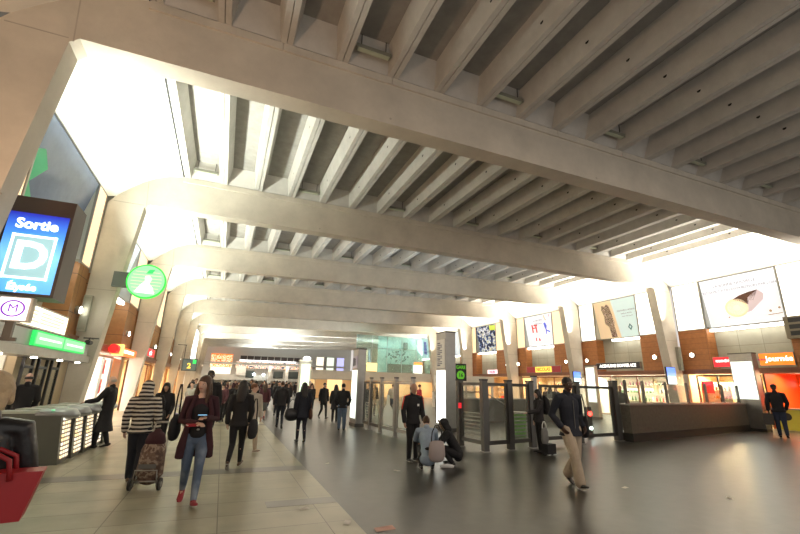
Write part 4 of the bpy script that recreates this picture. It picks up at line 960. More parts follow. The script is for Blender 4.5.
t = thing('far_column', 'white column in the far crowd, left one', 'column', (8.4, YF-1, 0)); m = MB(); m.box(8.1, 8.7, YF-1.3, YF-.7, 0, 4.5); m.build('shaft', white_wall, t); m = MB(); m.box(8.0, 8.8, YF-1.4, YF-.6, 4.4, 4.55); m.build('capital', hdr, t)
t = thing('far_column', 'white column in the far crowd, right one', 'column', (11.7, YF-1, 0)); m = MB(); m.box(11.4, 12.0, YF-1.3, YF-.7, 0, 4.5); m.build('shaft', white_wall, t); m = MB(); m.box(11.3, 12.1, YF-1.4, YF-.6, 4.4, 4.55); m.build('capital', hdr, t)
t = thing('hanging_banner', 'plain white hanging panel at the far end beside the upper gallery', 'banner', (3.3, YF-.6, 2.6)); m = MB(); m.box(2.2, 3.9, YF-.6, YF-.55, 2.5, 4.2); m.build('sheet', white_wall, t); m = MB(); m.box(2.2, 3.9, YF-.62, YF-.53, 4.2, 4.26); m.build('rod', steel, t)
for i, x in enumerate((5.5, 7.3)):
    t = thing('far_spotlight', f'bright white lamp at the far end under the gallery, {["left","right"][i]} of two', 'light', (x, YF-1, 2.6)); m = MB(); m.ell((x, YF-1, 2.75), (.28, .28, .25), 12, 8); m.build('globe', emi('far_lamp', (.8, .95, 1), 8), t); m = MB(); m.box(x-.04, x+.04, YF-1.04, YF-.96, 2.95, 4.5); m.build('stem', steel, t)
area((5, YF-2, 4.3), (0, .5, -1), 1.2, 18, 160, (1, .85, .68), 'far_light')
# broad lit advertising column in mid hall
t = thing('advertising_column', 'pale green glowing advertising column in the middle of the crowd', 'column', (7.1, 40, 0))
m = MB(); m.box(6.55, 7.6, 40, 40.7, 0, 3.45); m.build('body', mat('ad_white', (.7, .72, .66), .4), t); m = MB(); m.box(6.68, 7.5, 39.98, 40, .5, 3.2); m.build('lit_panel', emi('ad_green', (.80, 1, .74), 1.1), t); m = MB(); m.box(6.5, 7.65, 39.95, 40.75, 3.45, 3.6); m.build('cap', white_wall, t)
m = MB(); m.ell((7.1, 39.8, 3.75), (.35, .2, .16), 12, 8); m.build('lamp', emi('ad_lamp', (1, 1, .95), 8), t)
# litter on the floor
for i, (x, y, s_, rz, lab) in enumerate(((1.2, 6.01, .07, .4, 'small white scrap of paper on the pale floor, left of the seam'), (1.58, 5.3, .08, 1.2, 'white paper scrap on the pale tiles near the dark edge'), (1.93, 4.97, .13, .1, 'reddish white ticket lying on the dark floor by the pale edge'), (2.2, 9.0, .05, .7, 'tiny white scrap on the dark floor beyond the pale corner'), (3.31, 7.95, .07, 2, 'white scrap on the dark floor left of the crouching pair'), (6.55, 5.62, .07, .3, 'small scrap on the dark floor right of the walking man'), (7.6, 4.6, .06, .9, 'dark scrap on the floor at the lower right'))):
    t = MB(); t.face([(-s_, -s_*.5, .006), (s_*.9, -s_*.55, .004), (s_, s_*.4, .012), (-s_*.8, s_*.5, .005)]); t.face([(-s_*.8, s_*.5, .004), (s_, s_*.4, .004), (s_*.5, 0, .018)])
    o = t.build('paper_scrap', mat('paper', (.62, .58, .52), .7) if i != 2 else mat('ticket', (.6, .35, .28), .6), None, world=False); o.location = (x, y, 0.001); o.rotation_euler = (0, 0, rz); tag(o, lab, 'litter')

area((19, 47.0, 7.0), (0, .35, -1), .4, 8, 70, (.85, 1, .97), 'mural_fill')  # added unseen light that brightens the mural behind the glass
t = thing('ventilation_box', 'dark grilled equipment box on the right wall beyond the cake advert', 'vent', (24.0, 10.3, 4.05)); m = MB(); m.box(23.85, 24.2, 9.0, 10.68, 4.08, 5.08); m.build('case', mat('vent_brown', (.22, .19, .13), .5), t)
for zz in (4.2, 4.5, 4.8): m = MB(); m.box(23.84, 23.852, 9.1, 10.5, zz, zz+.2); m.build('grille', black_pl, t)


for i, (xa, col) in enumerate(((17.6, (1, .92, .75)), (19.8, (.75, .85, .7)), (22.0, (.5, .5, .95)))):
    t = thing('far_poster', ['cream lit poster high at the far right end, left of three', 'pale green lit poster high at the far end, middle of three', 'bluish lit poster high at the far right end, right of three'][i], 'poster', (xa+.8, YF, 3.8))
    m = MB(); m.box(xa, xa+1.7, YF-.1, YF, 3.8, 6.8); m.build('case', alu, t); m = MB(); m.box(xa+.08, xa+1.62, YF-.12, YF-.1, 3.9, 6.7); m.build('face', emi('far_face_%d' % i, col, 1.1), t)
t = thing('stair_parapet', 'grey granite stair parapet seen through the middle glass gate leaf', 'parapet', (12.5, 17.1, 0))
m = MB(); m.box(9.0, 16.5, 17.0, 17.3, .0, 1.02); m.build('stone', mat('parapet_grey', (.14, .135, .115), .5, noise=.2, nscale=5), t); m = MB(); m.box(8.98, 16.52, 16.97, 17.33, 1.02, 1.08); m.build('coping', steel, t)
m = MB(); m.tube([(9.3, 16.9, 1.35), (11.4, 16.9, 1.35), (12.6, 16.9, .75)], .03); m.tube([(9.3, 16.95, 1.02), (9.3, 16.9, 1.35)], .02); m.build('handrail', steel, t)
# ================================================================== people
skin_l = mat('skin_light', (.62, .40, .30), .55, noise=.06, nscale=8); skin_d = mat('skin_dark', (.07, .035, .022), .45); skin_m = mat('skin_mid', (.42, .25, .17), .55)
def cloth(n, c, r=.85): return mat('cloth_'+n, c, r, noise=.18, nscale=9, bump=.25, bscale=16)
K = dict(black=cloth('black', (.012, .012, .014)), coat=cloth('charcoal', (.022, .02, .022)), navy=cloth('navy', (.013, .016, .026)), denim=cloth('denim', (.085, .125, .19)), denim_d=cloth('dark_denim', (.025, .035, .07)),
    khaki=cloth('khaki', (.42, .34, .25)), maroon=cloth('maroon', (.045, .012, .018)), plum=cloth('plum', (.10, .03, .04)), brown=cloth('brown', (.09, .05, .03)), beige=cloth('beige', (.50, .45, .37)), white=cloth('white', (.66, .63, .56)),
    blue=cloth('pale_blue', (.26, .33, .42)), grey=cloth('grey', (.16, .16, .15)), greyg=cloth('grey_green', (.17, .18, .15)), leather=mat('black_leather', (.014, .014, .016), .32, bump=.35, bscale=14), red=cloth('red', (.35, .02, .03)), tan=cloth('tan', (.30, .20, .12)))
hair_b = mat('hair_black', (.012, .009, .008), .5, bump=.3, bscale=60); hair_br = mat('hair_brown', (.075, .035, .018), .45, noise=.3, nscale=20, bump=.3, bscale=60); hair_g = mat('hair_grey', (.40, .36, .31), .6, bump=.4, bscale=60); hair_bl = mat('hair_blond', (.50, .37, .22), .5, noise=.25, nscale=18, bump=.4, bscale=60); hair_rd = mat('hair_chestnut', (.14, .055, .02), .5, bump=.3, bscale=60)
HM = dict(black=hair_b, brown=hair_br, grey=hair_g, blond=hair_bl, chestnut=hair_rd)
striped = stripe_mat('striped_knit', (.58, .55, .48), (.02, .02, .022), .062, 'Z', .52, wob=.03)
eye_w = mat('eye_white', (.75, .73, .7), .3); eye_d = mat('eye_dark', (.02, .012, .01), .2); lip_m = mat('lips', (.40, .14, .12), .5)
sole_m = mat('shoe_sole', (.55, .53, .48), .7); shoe_b = mat('shoe_black', (.015, .014, .013), .4); shoe_br = mat('shoe_brown', (.10, .055, .03), .5); shoe_r = mat('shoe_red', (.30, .02, .03), .6); shoe_w = mat('shoe_pale', (.5, .42, .34), .6)

def rem(o, vox, smooth=6, fac=.5):
    m = o.modifiers.new('join', 'REMESH'); m.mode = 'VOXEL'; m.voxel_size = vox; m.use_smooth_shade = True
    if smooth: s = o.modifiers.new('soften', 'SMOOTH'); s.iterations = smooth; s.factor = fac
    return o

LEG = {  # (knee, ankle, heel pitch) per leg, x is half stance; unit = body height
 'stand': [((.052, .006, .272), (.055, -.004, .045), 0), ((.052, .004, .272), (.055, -.006, .045), 0)],
 'walk':  [((.045, .085, .285), (.04, .125, .05), -.15), ((.045, -.005, .265), (.045, -.15, .085), .7)],
 'walk2': [((.045, -.005, .265), (.045, -.15, .085), .7), ((.045, .085, .285), (.04, .125, .05), -.15)],
 'step':  [((.048, .045, .28), (.045, .06, .045), 0), ((.048, .0, .27), (.05, -.07, .055), .3)],
 'step2': [((.048, .0, .27), (.05, -.07, .055), .3), ((.048, .045, .28), (.045, .06, .045), 0)],
}
ARM = {  # elbow, hand
 'down': ((.150, -.012, .640), (.152, .022, .500)), 'fwd': ((.142, .045, .645), (.135, .13, .53)), 'back': ((.145, -.07, .65), (.150, -.075, .505)),
 'pocket': ((.165, -.055, .64), (.130, .035, .535)), 'phone': ((.150, .01, .645), (.045, .165, .665)), 'phone2': ((.152, .01, .63), (.02, .175, .625)),
 'strap': ((.150, .02, .65), (.085, .115, .73)), 'reach': ((.150, .09, .66), (.12, .24, .63)), 'low': ((.152, .0, .635), (.120, .09, .52)), 'bagarm': ((.165, .0, .645), (.13, .14, .64)),
}
def person(lab, x, y, H, face, top='jacket', topm='black', botm='black', hair='short', hairm='black', skin=None, legs='stand', arms=('down', 'down'), shoes=None, fem=False, det=1, bot='trousers', wide=1.0,
           top_len=None, group=None, extra=None, head_turn=0.0, tilt=0.0, custom=None, z=0.0, boots=False, top2=None, lean=0.0):
    """face: heading in degrees, 0 looks along +Y (away from the camera), 180 towards it. det 2 hero, 1 normal, 0 distant"""
    skin = skin or skin_l; shoes = shoes or shoe_b
    t = thing('person', lab, 'person', (x, y, z), R(-face), group)
    vox = {2: .0085, 1: .015, 0: .026}[det]
    sh = .104 if fem else .116; hip = .062 if fem else .056
    J = {}
    if custom: J = custom
    else:
        L = LEG[legs]; J['pelvis'] = (0, 0, .515); J['waist'] = (0, -.004+lean*.3, .60); J['chest'] = (0, .0+lean*.7, .72); J['neck'] = (0, -.006+lean, .83); J['head'] = (0, .012+lean*1.1, .93)
        for i, s in ((0, -1), (1, 1)):
            kn, an, pt = L[i]; J['hip', s] = (s*hip*.85, 0, .505); J['knee', s] = (s*kn[0], kn[1], kn[2]); J['ankle', s] = (s*an[0], an[1], an[2]); J['pitch', s] = pt
            el, ha = ARM[arms[i]]; k = sh/.116
            J['sho', s] = (s*sh, -.004+lean*.9, .808); J['elbow', s] = (s*el[0]*k, el[1]+lean*.7, el[2]); J['hand', s] = (s*ha[0]*k, ha[1]+lean*.6, ha[2])
    V = lambda k: Vector(J[k])*H
    def S_(v): return [(Vector(p)*H) for p in v]
    q = lambda a: a*H
    hd = V('head'); nk = V('neck'); ch = V('chest'); ws = V('waist'); pv = V('pelvis')
    up = (hd-nk).normalized(); ht = R(-head_turn); fwd = Vector((math.sin(-ht), math.cos(ht), 0)); fwd = (fwd-up*fwd.dot(up)).normalized(); rt = fwd.cross(up)
    Rm_ = Matrix((rt, fwd, up)).transposed()
    hp = lambda a, b, c: hd+rt*q(a)+fwd*q(b)+up*q(c)
    # ---- body: one continuous surface
    m = MB()
    m.ell(hd+up*q(.012)-fwd*q(.006), (q(.043), q(.054), q(.056)), 16, 10, rot=Rm_)
    m.loft([hp(0, .012, .0), hp(0, .020, -.03), hp(0, .026, -.048)], [(q(.040), q(.044)), (q(.034), q(.035)), (q(.020), q(.02))], rt, 12)
    m.loft([nk-up*q(.02), nk+up*q(.04), hp(0, 0, -.02)], [q(.036), q(.030), q(.030)] if not fem else [q(.030), q(.025), q(.026)], rt, 12)
    if det:
        m.loft([hp(0, .047, .012), hp(0, .056, -.002), hp(0, .063, -.013), hp(0, .055, -.018)], [q(.004), q(.006), q(.0085), q(.007)], rt, 8)
        for s in (-1, 1): m.ell(hp(s*.045, -.004, -.002), (q(.006), q(.011), q(.017)), 8, 6, rot=Rm_)
        if det == 2:
            m.loft([hp(-.03, .041, .017), hp(0, .047, .019), hp(.03, .041, .017)], [q(.006)]*3, up, 8)
            m.ell(hp(0, .049, -.034), (q(.014), q(.006), q(.006)), 8, 6, rot=Rm_)
    bt = .88 if topm else 1
    m.loft([pv-Vector((0, 0, q(.02))), pv+Vector((0, 0, q(.02))), ws, ch, nk-Vector((0, 0, q(.035))), nk], [(q(.075), q(.05)), (q(.08), q(.055)), (q(.062), q(.045)), (q(.084 if fem else .09), q(.055)), (q(.075), q(.042)), (q(.035), q(.034))], (1, 0, 0), 16)
    for s in (-1, 1):
        sho, el, ha = V(('sho', s)), V(('elbow', s)), V(('hand', s)); d = (ha-el).normalized()
        m.loft([Vector((sho.x*.55, sho.y, sho.z)), sho, (sho+el)/2, el, (el*2+ha)/3, ha], [q(.03), q(.028), q(.024), q(.021), q(.021), q(.014)], (.1, 1, .1), 10)
        # palm and fingers, slightly curled
        pd = d; side = Vector((0, 0, 1)).cross(pd); side = Vector((1, 0, 0)) if side.length < .2 else side.normalized()
        crv = -Vector((s, 0, 0)) if abs(pd.z) > .6 else Vector((0, 0, -1)); sd2 = pd.cross(crv).normalized()
        pl = ha+pd*q(.028)
        m.loft([ha, ha+pd*q(.02), ha+pd*q(.05)], [(q(.015), q(.010)), (q(.022), q(.010)), (q(.024), q(.009))], sd2, 10)
        if det == 2:
            for j, (off, ln) in enumerate(((-.018, .034), (-.006, .042), (.006, .044), (.018, .038))):
                a = ha+pd*q(.046)+sd2*q(off); b = a+pd*q(ln*.5)+crv*q(.006); c = b+pd*q(ln*.34)+crv*q(.014)
                m.loft([a, b, c], [q(.0056), q(.0052), q(.0045)], sd2, 7)
            sg = -1 if (sd2.y > 0) == (s > 0) else 1
            a = ha+pd*q(.016)+sd2*q(-.018); m.loft([a, a+pd*q(.02)+sd2*q(-.013)+crv*q(.008), a+pd*q(.038)+sd2*q(-.012)+crv*q(.016)], [q(.0078), q(.0065), q(.005)], sd2, 7)
        else:
            for off in (-.015, .0, .015): m.loft([ha+pd*q(.045)+sd2*q(off), ha+pd*q(.085)+sd2*q(off)+crv*q(.014)], [q(.008), q(.006)], sd2, 6)
        hi, kn, an = V(('hip', s)), V(('knee', s)), V(('ankle', s))
        m.loft([hi+Vector((0, 0, q(.0))), (hi+kn)/2, kn, (kn*2+an)/3+Vector((0, -q(.006), 0)), an], [q(.046), q(.038), q(.028), q(.028), q(.017)], (1, 0, 0), 12)
        pt = J.get(('pitch', s), 0); td = J.get(('toe', s)); td = Vector(td) if td else Vector((s*.12, math.cos(pt), -math.sin(pt)))
        td.normalize(); zz = Vector((0, 0, 1)) if abs(td.z) < .9 else Vector((0, 1, 0))
        m.loft([an-td*q(.01)-zz*q(.02), an+td*q(.05)-zz*q(.028), an+td*q(.09)-zz*q(.033)], [(q(.018), q(.018)), (q(.02), q(.014)), (q(.016), q(.008))], (1, 0, 0), 8)
    body = rem(m.build('body', skin, t, world=False), vox, 5)
    # ---- shoes
    for s in (-1, 1):
        an = V(('ankle', s)); pt = J.get(('pitch', s), 0); td = J.get(('toe', s)); td = Vector(td) if td else Vector((s*.12, math.cos(pt), -math.sin(pt))); td.normalize(); n_ = Vector((0, 0, 1)); n_ = (n_-td*n_.dot(td)); n_ = n_.normalized() if n_.length > .2 else Vector((0, 1, 0))
        b0 = an-n_*q(.022)
        m = MB(); m.loft([b0-td*q(.032), b0-td*q(.01), b0+td*q(.04), b0+td*q(.085), b0+td*q(.105)], [(q(.017), q(.018)), (q(.021), q(.024)), (q(.022), q(.018)), (q(.024), q(.013)), (q(.016), q(.009))], (1, 0, 0), 12)
        m.loft([b0+n_*q(.0), an+n_*q(.05 if boots else .016)], [(q(.022), q(.024))]*2, (1, 0, 0), 12)
        sh_ = m.build('shoe', shoes, t, world=False)
        m = MB(); m.loft([b0-td*q(.034)-n_*q(.014), b0+td*q(.04)-n_*q(.016), b0+td*q(.1)-n_*q(.012)], [(q(.018), q(.006)), (q(.024), q(.006)), (q(.018), q(.005))], (1, 0, 0), 12)
        if det == 2 or shoes is shoe_r: m.build('sole', sole_m, sh_, world=False)
    # ---- lower garment
    e = {'trousers': .010, 'wide': .020, 'slim': .005, 'shorts': .012, 'skirt': .01}[bot]*wide
    m = MB()
    if bot == 'skirt':
        m.loft([pv+Vector((0, 0, q(.07))), pv, pv-Vector((0, 0, q(.2)))], [(q(.068), q(.055)), (q(.085), q(.07)), (q(.1), q(.085))], (1, 0, 0), 18)
    else:
        m.loft([pv+Vector((0, 0, q(.065))), pv+Vector((0, 0, q(.02))), pv-Vector((0, 0, q(.03)))], [(q(.067), q(.052)), (q(.084), q(.062)), (q(.075), q(.058))], (1, 0, 0), 16)
        for s in (-1, 1):
            hi, kn, an = V(('hip', s)), V(('knee', s)), V(('ankle', s)); r = lambda a: q(a+e)
            if bot == 'shorts': m.loft([hi, (hi+kn)/2, kn.lerp(hi, .35)], [r(.046), r(.042), r(.042)], (1, 0, 0), 12)
            else:
                en = an+(kn-an)*.03
                m.loft([hi, (hi+kn)/2, kn, (kn+an)/2, en], [r(.048), r(.042), r(.031), r(.027 if bot != 'wide' else .033), r(.020 if bot != 'wide' else .034)], (1, 0, 0), 14)
    if K.get(botm) is not None or not isinstance(botm, str):
        rem(m.build('skirt' if bot == 'skirt' else ('shorts' if bot == 'shorts' else 'trousers'), K[botm] if isinstance(botm, str) else botm, t, world=False), vox*1.1, 5)
    # ---- upper garment
    tl = top_len if top_len is not None else {'jacket': .47, 'coat': .34, 'long': .22, 'shirt': .50, 'hoodie': .475}[top]
    ee = {'jacket': .014, 'coat': .015, 'long': .018, 'shirt': .006, 'hoodie': .018}[top]
    m = MB(); r2 = lambda a, b: (q(a+ee), q(b+ee))
    drop = pv.z/H-tl
    dn = Vector((0, 0, -1)) if not custom else Vector(J.get('down', (0, 0, -1)))
    pts = [nk-Vector((0, 0, q(.012))), nk.lerp(ch, .45), ch, ws, pv+Vector((0, 0, q(.01)))]; rr = [r2(.036, .030), r2(sh*.78, .044), r2(.088 if fem else .096, .056), r2(.070 if fem else .080, .052), r2(.082, .058)]
    if drop > .03:
        hw = .104 if not custom else .09; pts += [pv+dn*q(drop*.5), pv+dn*q(drop)]; rr += [r2(hw-.006, .068), r2(hw-.004+drop*.10, .068+drop*.14)]
    m.loft(pts, rr, (1, 0, 0), 18, caps=bool(custom))
    for s in (-1, 1):
        sho, el, ha = V(('sho', s)), V(('elbow', s)), V(('hand', s)); g = lambda a: q(a+ee*.8)
        m.loft([Vector((sho.x*.5, sho.y, sho.z+q(.0))), sho-Vector((0, 0, q(.004))), (sho+el)/2, el, (el+ha)/2, ha.lerp(el, .06)], [g(.030), g(.031), g(.027), g(.025), g(.022), g(.020)], (.1, 1, .1), 12)
    tm = K[topm] if isinstance(topm, str) else topm
    nm = {'jacket': 'jacket', 'coat': 'coat', 'long': 'long_coat', 'shirt': 'shirt', 'hoodie': 'hooded_top'}[top]
    tp = rem(m.build(nm, tm, t, world=False), vox*1.15, 5)
    if top != 'shirt' and top != 'hoodie' and det:
        m = MB(); m.loft([nk+Vector((0, -q(.002), -q(.012))), nk+Vector((0, -q(.004), q(.022)))], [(q(.044), q(.042)), (q(.040), q(.040))], (1, 0, 0), 16); rem(m.build('collar', tm, t, world=False), vox, 3)
    # ---- hair / headwear
    hm = HM.get(hairm)
    m = MB()
    if hair in ('short', 'bald'):
        k = 1.0 if hair == 'short' else .90
        m.ell(hp(0, -.012, .020), (q(.0475*k), q(.0565*k), q(.054)), 16, 10, rot=Rm_)
        if hair == 'bald': m = MB(); m.loft([hp(-.044, -.01, .0), hp(-.03, -.045, -.004), hp(0, -.058, -.004), hp(.03, -.045, -.004), hp(.044, -.01, .0)], [(q(.018), q(.007))]*5, up, 8)
    elif hair == 'long':
        m.ell(hp(0, -.012, .018), (q(.052), q(.060), q(.058)), 16, 10, rot=Rm_)
        m.loft([hp(0, -.03, .01), hp(0, -.042, -.05), hp(0, -.05, -.12), hp(0, -.05, -.19)], [(q(.052), q(.034)), (q(.058), q(.030)), (q(.060), q(.024)), (q(.045), q(.014))], rt, 14)
        for s in (-1, 1): m.loft([hp(s*.038, .0, .02), hp(s*.050, .008, -.02), hp(s*.055, .012, -.075), hp(s*.052, .022, -.14), hp(s*.045, .03, -.19)], [q(.016), q(.015), q(.018), q(.018), q(.009)], fwd, 8)
    elif hair == 'bob':
        m.ell(hp(0, -.012, .016), (q(.055), q(.064), q(.060)), 16, 10, rot=Rm_); m.loft([hp(0, -.03, 0), hp(0, -.038, -.05)], [(q(.052), q(.035)), (q(.045), q(.025))], rt, 12)
        for s in (-1, 1): m.loft([hp(s*.042, .0, .02), hp(s*.05, .006, -.03)], [q(.016), q(.014)], fwd, 8)
    elif hair == 'bun':
        m.ell(hp(0, -.012, .018), (q(.050), q(.058), q(.056)), 16, 10, rot=Rm_); m.ell(hp(0, -.07, .03), (q(.026), q(.026), q(.028)), 10, 8)
    elif hair == 'hood':
        m.ell(hp(0, -.016, .012), (q(.062), q(.068), q(.072)), 18, 12, rot=Rm_); m.loft([hp(0, -.02, -.02), hp(0, -.03, -.08)], [(q(.06), q(.05)), (q(.075), q(.05))], rt, 14)
        hm = tm
    elif hair == 'cap':
        m.ell(hp(0, -.004, .026), (q(.050), q(.060), q(.046)), 16, 10, rot=Rm_); hm = K['black']
    ho = m.build('hood' if hair == 'hood' else 'cap' if hair == 'cap' else 'hair', hm, t, world=False)
    if det and hair != 'bald': rem(ho, vox, 3)
    if det:
        for s in (-1, 1):
            m = MB(); m.ell(hp(s*.018, .0445, .006), (q(.0065), q(.004), q(.0045)), 10, 7, rot=Rm_); eo = m.build('eye', eye_w, t, world=False)
            m = MB(); m.ell(hp(s*.018, .0475, .006), (q(.003), q(.0025), q(.0035)), 8, 6, rot=Rm_); m.build('iris', eye_d, eo, world=False)
            m = MB(); m.loft([hp(s*.009, .047, .017), hp(s*.019, .046, .020), hp(s*.03, .039, .016)], [q(.0022)]*3, up, 6); m.build('eyebrow', hm or hair_b, t, world=False)
        m = MB(); m.loft([hp(-.015, .0495, -.031), hp(0, .054, -.031), hp(.015, .0495, -.031)], [q(.0028), q(.0045), q(.0028)], up, 8); m.build('lips', lip_m, t, world=False)
    t['H'] = 0
    del t['H']
    if extra: extra(t, V, q, hp, vox)
    return t

def to_world(t, p):
    a = t.rotation_euler.z; p = Vector(p); return t.location+Vector((p.x*math.cos(a)-p.y*math.sin(a), p.x*math.sin(a)+p.y*math.cos(a), p.z))
def bag(lab, loc, rz, w, h, d, m_, strap=None, kind='shoulder_bag', group=None, soft=True, strap_h=.3):
    t = thing(kind, lab, 'bag', loc, rz, group)
    m = MB(); m.loft([(0, 0, .01), (0, 0, h*.25), (0, 0, h*.8), (0, 0, h)], [(w*.42, d*.38), (w*.5, d*.5), (w*.46, d*.42), (w*.40, d*.18)], (1, 0, 0), 16); m.build('body', m_, t, world=False)
    m = MB(); m.tube([(-w*.34, 0, h*.92), (-w*.28, 0, h+strap_h*.6), (-w*.1, 0, h+strap_h), (w*.1, 0, h+strap_h), (w*.28, 0, h+strap_h*.6), (w*.34, 0, h*.92)], .011, 8); m.build('strap', strap or m_, t, world=False)
    return t

# ---- the young woman walking towards the camera
def wx(t, V, q, hp, vox):
    m = MB()   # dark top under the open cardigan
    m.loft([V('neck')+Vector((0, .0, -q(.035))), V('chest')+Vector((0, q(.014), 0)), V('waist')+Vector((0, q(.014), 0)), V('pelvis')+Vector((0, q(.012), q(.02)))], [(q(.05), q(.040)), (q(.078), q(.058)), (q(.062), q(.052)), (q(.074), q(.06))], (1, 0, 0), 16)
    rem(m.build('black_top', K['black'], t, world=False), .011, 4)
    for s in (-1, 1):   # open cardigan fronts hanging to mid thigh
        m = MB(); m.loft([Vector((s*q(.060), q(.040), q(.81))), Vector((s*q(.088), q(.055), q(.70))), Vector((s*q(.085), q(.05), q(.58))), Vector((s*q(.105), q(.045), q(.44))), Vector((s*q(.11), q(.03), q(.355)))], [(q(.016), q(.012)), (q(.022), q(.016)), (q(.024), q(.016)), (q(.034), q(.02)), (q(.036), q(.018))], (1, 0, 0), 10)
        rem(m.build('cardigan_front', K['maroon'], t, world=False), .012, 4)
    m = MB(); m.loft([Vector((0, -q(.05), q(.80))), Vector((0, -q(.06), q(.60))), Vector((0, -q(.075), q(.36)))], [(q(.09), q(.02)), (q(.09), q(.02)), (q(.11), q(.022))], (1, 0, 0), 14); rem(m.build('cardigan_back', K['maroon'], t, world=False), .012, 4)
    m = MB(); m.ell((0, q(.078), q(.568)), (q(.012), q(.005), q(.009)), 10, 6); m.build('belt_buckle', steel, t, world=False)
denim_f = ramp_noise_mat('faded_denim', [(0, (.05, .075, .13)), (.45, (.09, .13, .20)), (.62, (.24, .29, .36)), (1, (.3, .35, .42))], 3.2, rough=.85, contrast=False)
w = person('young woman with long brown hair walking in open maroon cardigan and faded jeans', -.23, 6.7, 1.65, 176, 'shirt', 'maroon', denim_f, 'long', 'brown', legs='walk', arms=('phone', 'phone2'), shoes=shoe_r, fem=True, det=2, bot='slim', head_turn=30, extra=wx)
p = to_world(w, (-.02, .36, 1.13)); t = thing('mobile_phone', 'mobile phone with blue screen in the hands of the woman in maroon', 'phone', p, R(-176)); m = MB(); m.box(-.06, .06, -.035, .035, 0, .01); m.build('case', black_pl, t, world=False); m = MB(); m.box(-.054, .054, -.03, .03, .01, .012); m.build('screen', emi('phone_blue', (.3, .65, 1), 1.4), t, world=False)
p = to_world(w, (.06, .33, 1.0)); t = thing('wallet', 'dark red wallet held by the woman in maroon below her phone', 'wallet', p, R(-160)); m = MB(); m.box(-.09, .09, -.05, .05, 0, .03); m.build('cover', K['red'], t, world=False); m = MB(); m.box(-.088, .092, -.048, .048, .01, .02); m.build('pages', white_pl, t, world=False)
bag('black shoulder bag hanging at the hip of the woman in maroon', to_world(w, (.29, -.08, .82)), R(80), .34, .28, .14, K['black'], strap_h=.42)

# ---- man with striped hooded top pulling a trolley
s_ = person('person in a black and white striped hooded top pulling a shopping trolley', -1.13, 8.2, 1.54, 6, 'hoodie', striped, 'navy', 'hood', 'black', legs='step', arms=('down', 'down'), shoes=shoe_br, det=2, bot='trousers', wide=1.5)
t = thing('shopping_trolley', 'brown patterned shopping trolley with grey frame behind the striped person', 'trolley', (-.84, 7.72, 0), R(-12))
bag_m = ramp_noise_mat('trolley_fabric', [(0, (.10, .06, .045)), (.45, (.17, .11, .08)), (.52, (.32, .25, .19)), (.6, (.13, .08, .06))], 9, detail=6)
m = MB(); m.loft([(0, 0, .16), (0, 0, .2), (0, .02, .55), (0, .04, .66)], [(.16, .11), (.19, .14), (.17, .13), (.13, .09)], (1, 0, 0), 18); m.build('bag', bag_m, t, world=False)
m = MB(); m.loft([(0, .03, .66), (0, .05, .76), (0, .06, .80)], [(.15, .11), (.12, .08), (.06, .04)], (1, 0, 0), 16); m.build('top_flap', K['maroon'], t, world=False)
m = MB(); m.tube([(-.14, -.1, .15), (-.14, .14, .5), (-.1, .22, .92)], .012); m.tube([(.14, -.1, .15), (.14, .14, .5), (.1, .22, .92)], .012); m.tube([(-.1, .22, .92), (.1, .22, .92)], .016); m.tube([(-.2, -.1, .12), (.2, -.1, .12)], .012); m.tube([(-.17, -.14, .06), (-.15, -.16, .28), (.15, -.16, .28), (.17, -.14, .06)], .011); m.build('frame', steel, t, world=False)
for s in (-1, 1):
    m = MB(); m.cyl((s*.2-.015, -.1, .085), .085, .03, 'X', 20); wh = m.build('wheel', black_pl, t, world=False); m = MB(); m.cyl((s*.2-.02, -.1, .085), .035, .04, 'X', 12); m.build('hub', steel, wh, world=False)
m = MB(); m.box(-.12, .12, -.145, -.135, .3, .36); m.build('pocket_strip', K['grey'], t, world=False)

# ---- others in the pale aisle
person('grey haired man in a long black coat standing at the last ticket barrier', -2.46, 12.25, 1.62, -80, 'long', 'black', 'black', 'bald', 'grey', legs='step', arms=('reach', 'down'), det=1)
person('balding man in a black coat behind the ticket barriers', -4.08, 12.2, 1.64, -30, 'coat', 'black', 'black', 'bald', 'black', det=1, arms=('low', 'low'))
w2 = person('woman with long black hair in a black coat facing the camera', -1.24, 11.85, 1.50, 178, 'jacket', 'black', 'black', 'long', 'black', legs='stand', arms=('low', 'pocket'), fem=True, det=1, bot='wide', top_len=.44, skin=skin_m)
bag('large black handbag in front of the long haired woman in black', to_world(w2, (.05, .2, .62)), R(0), .30, .24, .12, K['leather'], strap_h=.34)
t = bag('pale purple printed carrier bag beside the long haired woman in black', to_world(w2, (-.32, .1, .42)), R(70), .3, .36, .1, ramp_noise_mat('bag_print', [(0, (.35, .25, .5)), (.5, (.6, .55, .62)), (.6, (.5, .6, .25))], 7), kind='carrier_bag', strap_h=.2)
person('tall man in black directly behind the woman in maroon', -.28, 11.6, 1.82, 175, 'jacket', 'black', 'black', 'short', 'black', legs='step', det=1, skin=skin_d)
w3 = person('woman with long dark hair walking away in black clothes and brown boots', .40, 9.0, 1.60, 12, 'jacket', 'black', 'black', 'long', 'black', legs='walk2', arms=('down', 'low'), shoes=shoe_br, fem=True, det=2, bot='slim', boots=True)
bag('black tote bag on the right arm of the woman in brown boots', to_world(w3, (.27, .02, .55)), R(60), .34, .30, .14, K['black'], strap_h=.40)
person('person in a long beige coat walking behind the woman in brown boots', .74, 10.85, 1.54, 150, 'long', 'beige', 'khaki', 'short', 'chestnut', legs='walk', arms=('down', 'down'), shoes=shoe_w, det=1, head_turn=-50, top_len=.30)
w4 = person('woman in white top and denim shorts standing by the left shops', -1.0, 17.5, 1.52, 200, 'shirt', 'white', 'denim', 'bun', 'black', legs='stand', arms=('phone', 'phone2'), fem=True, det=1, bot='shorts', shoes=shoe_w)
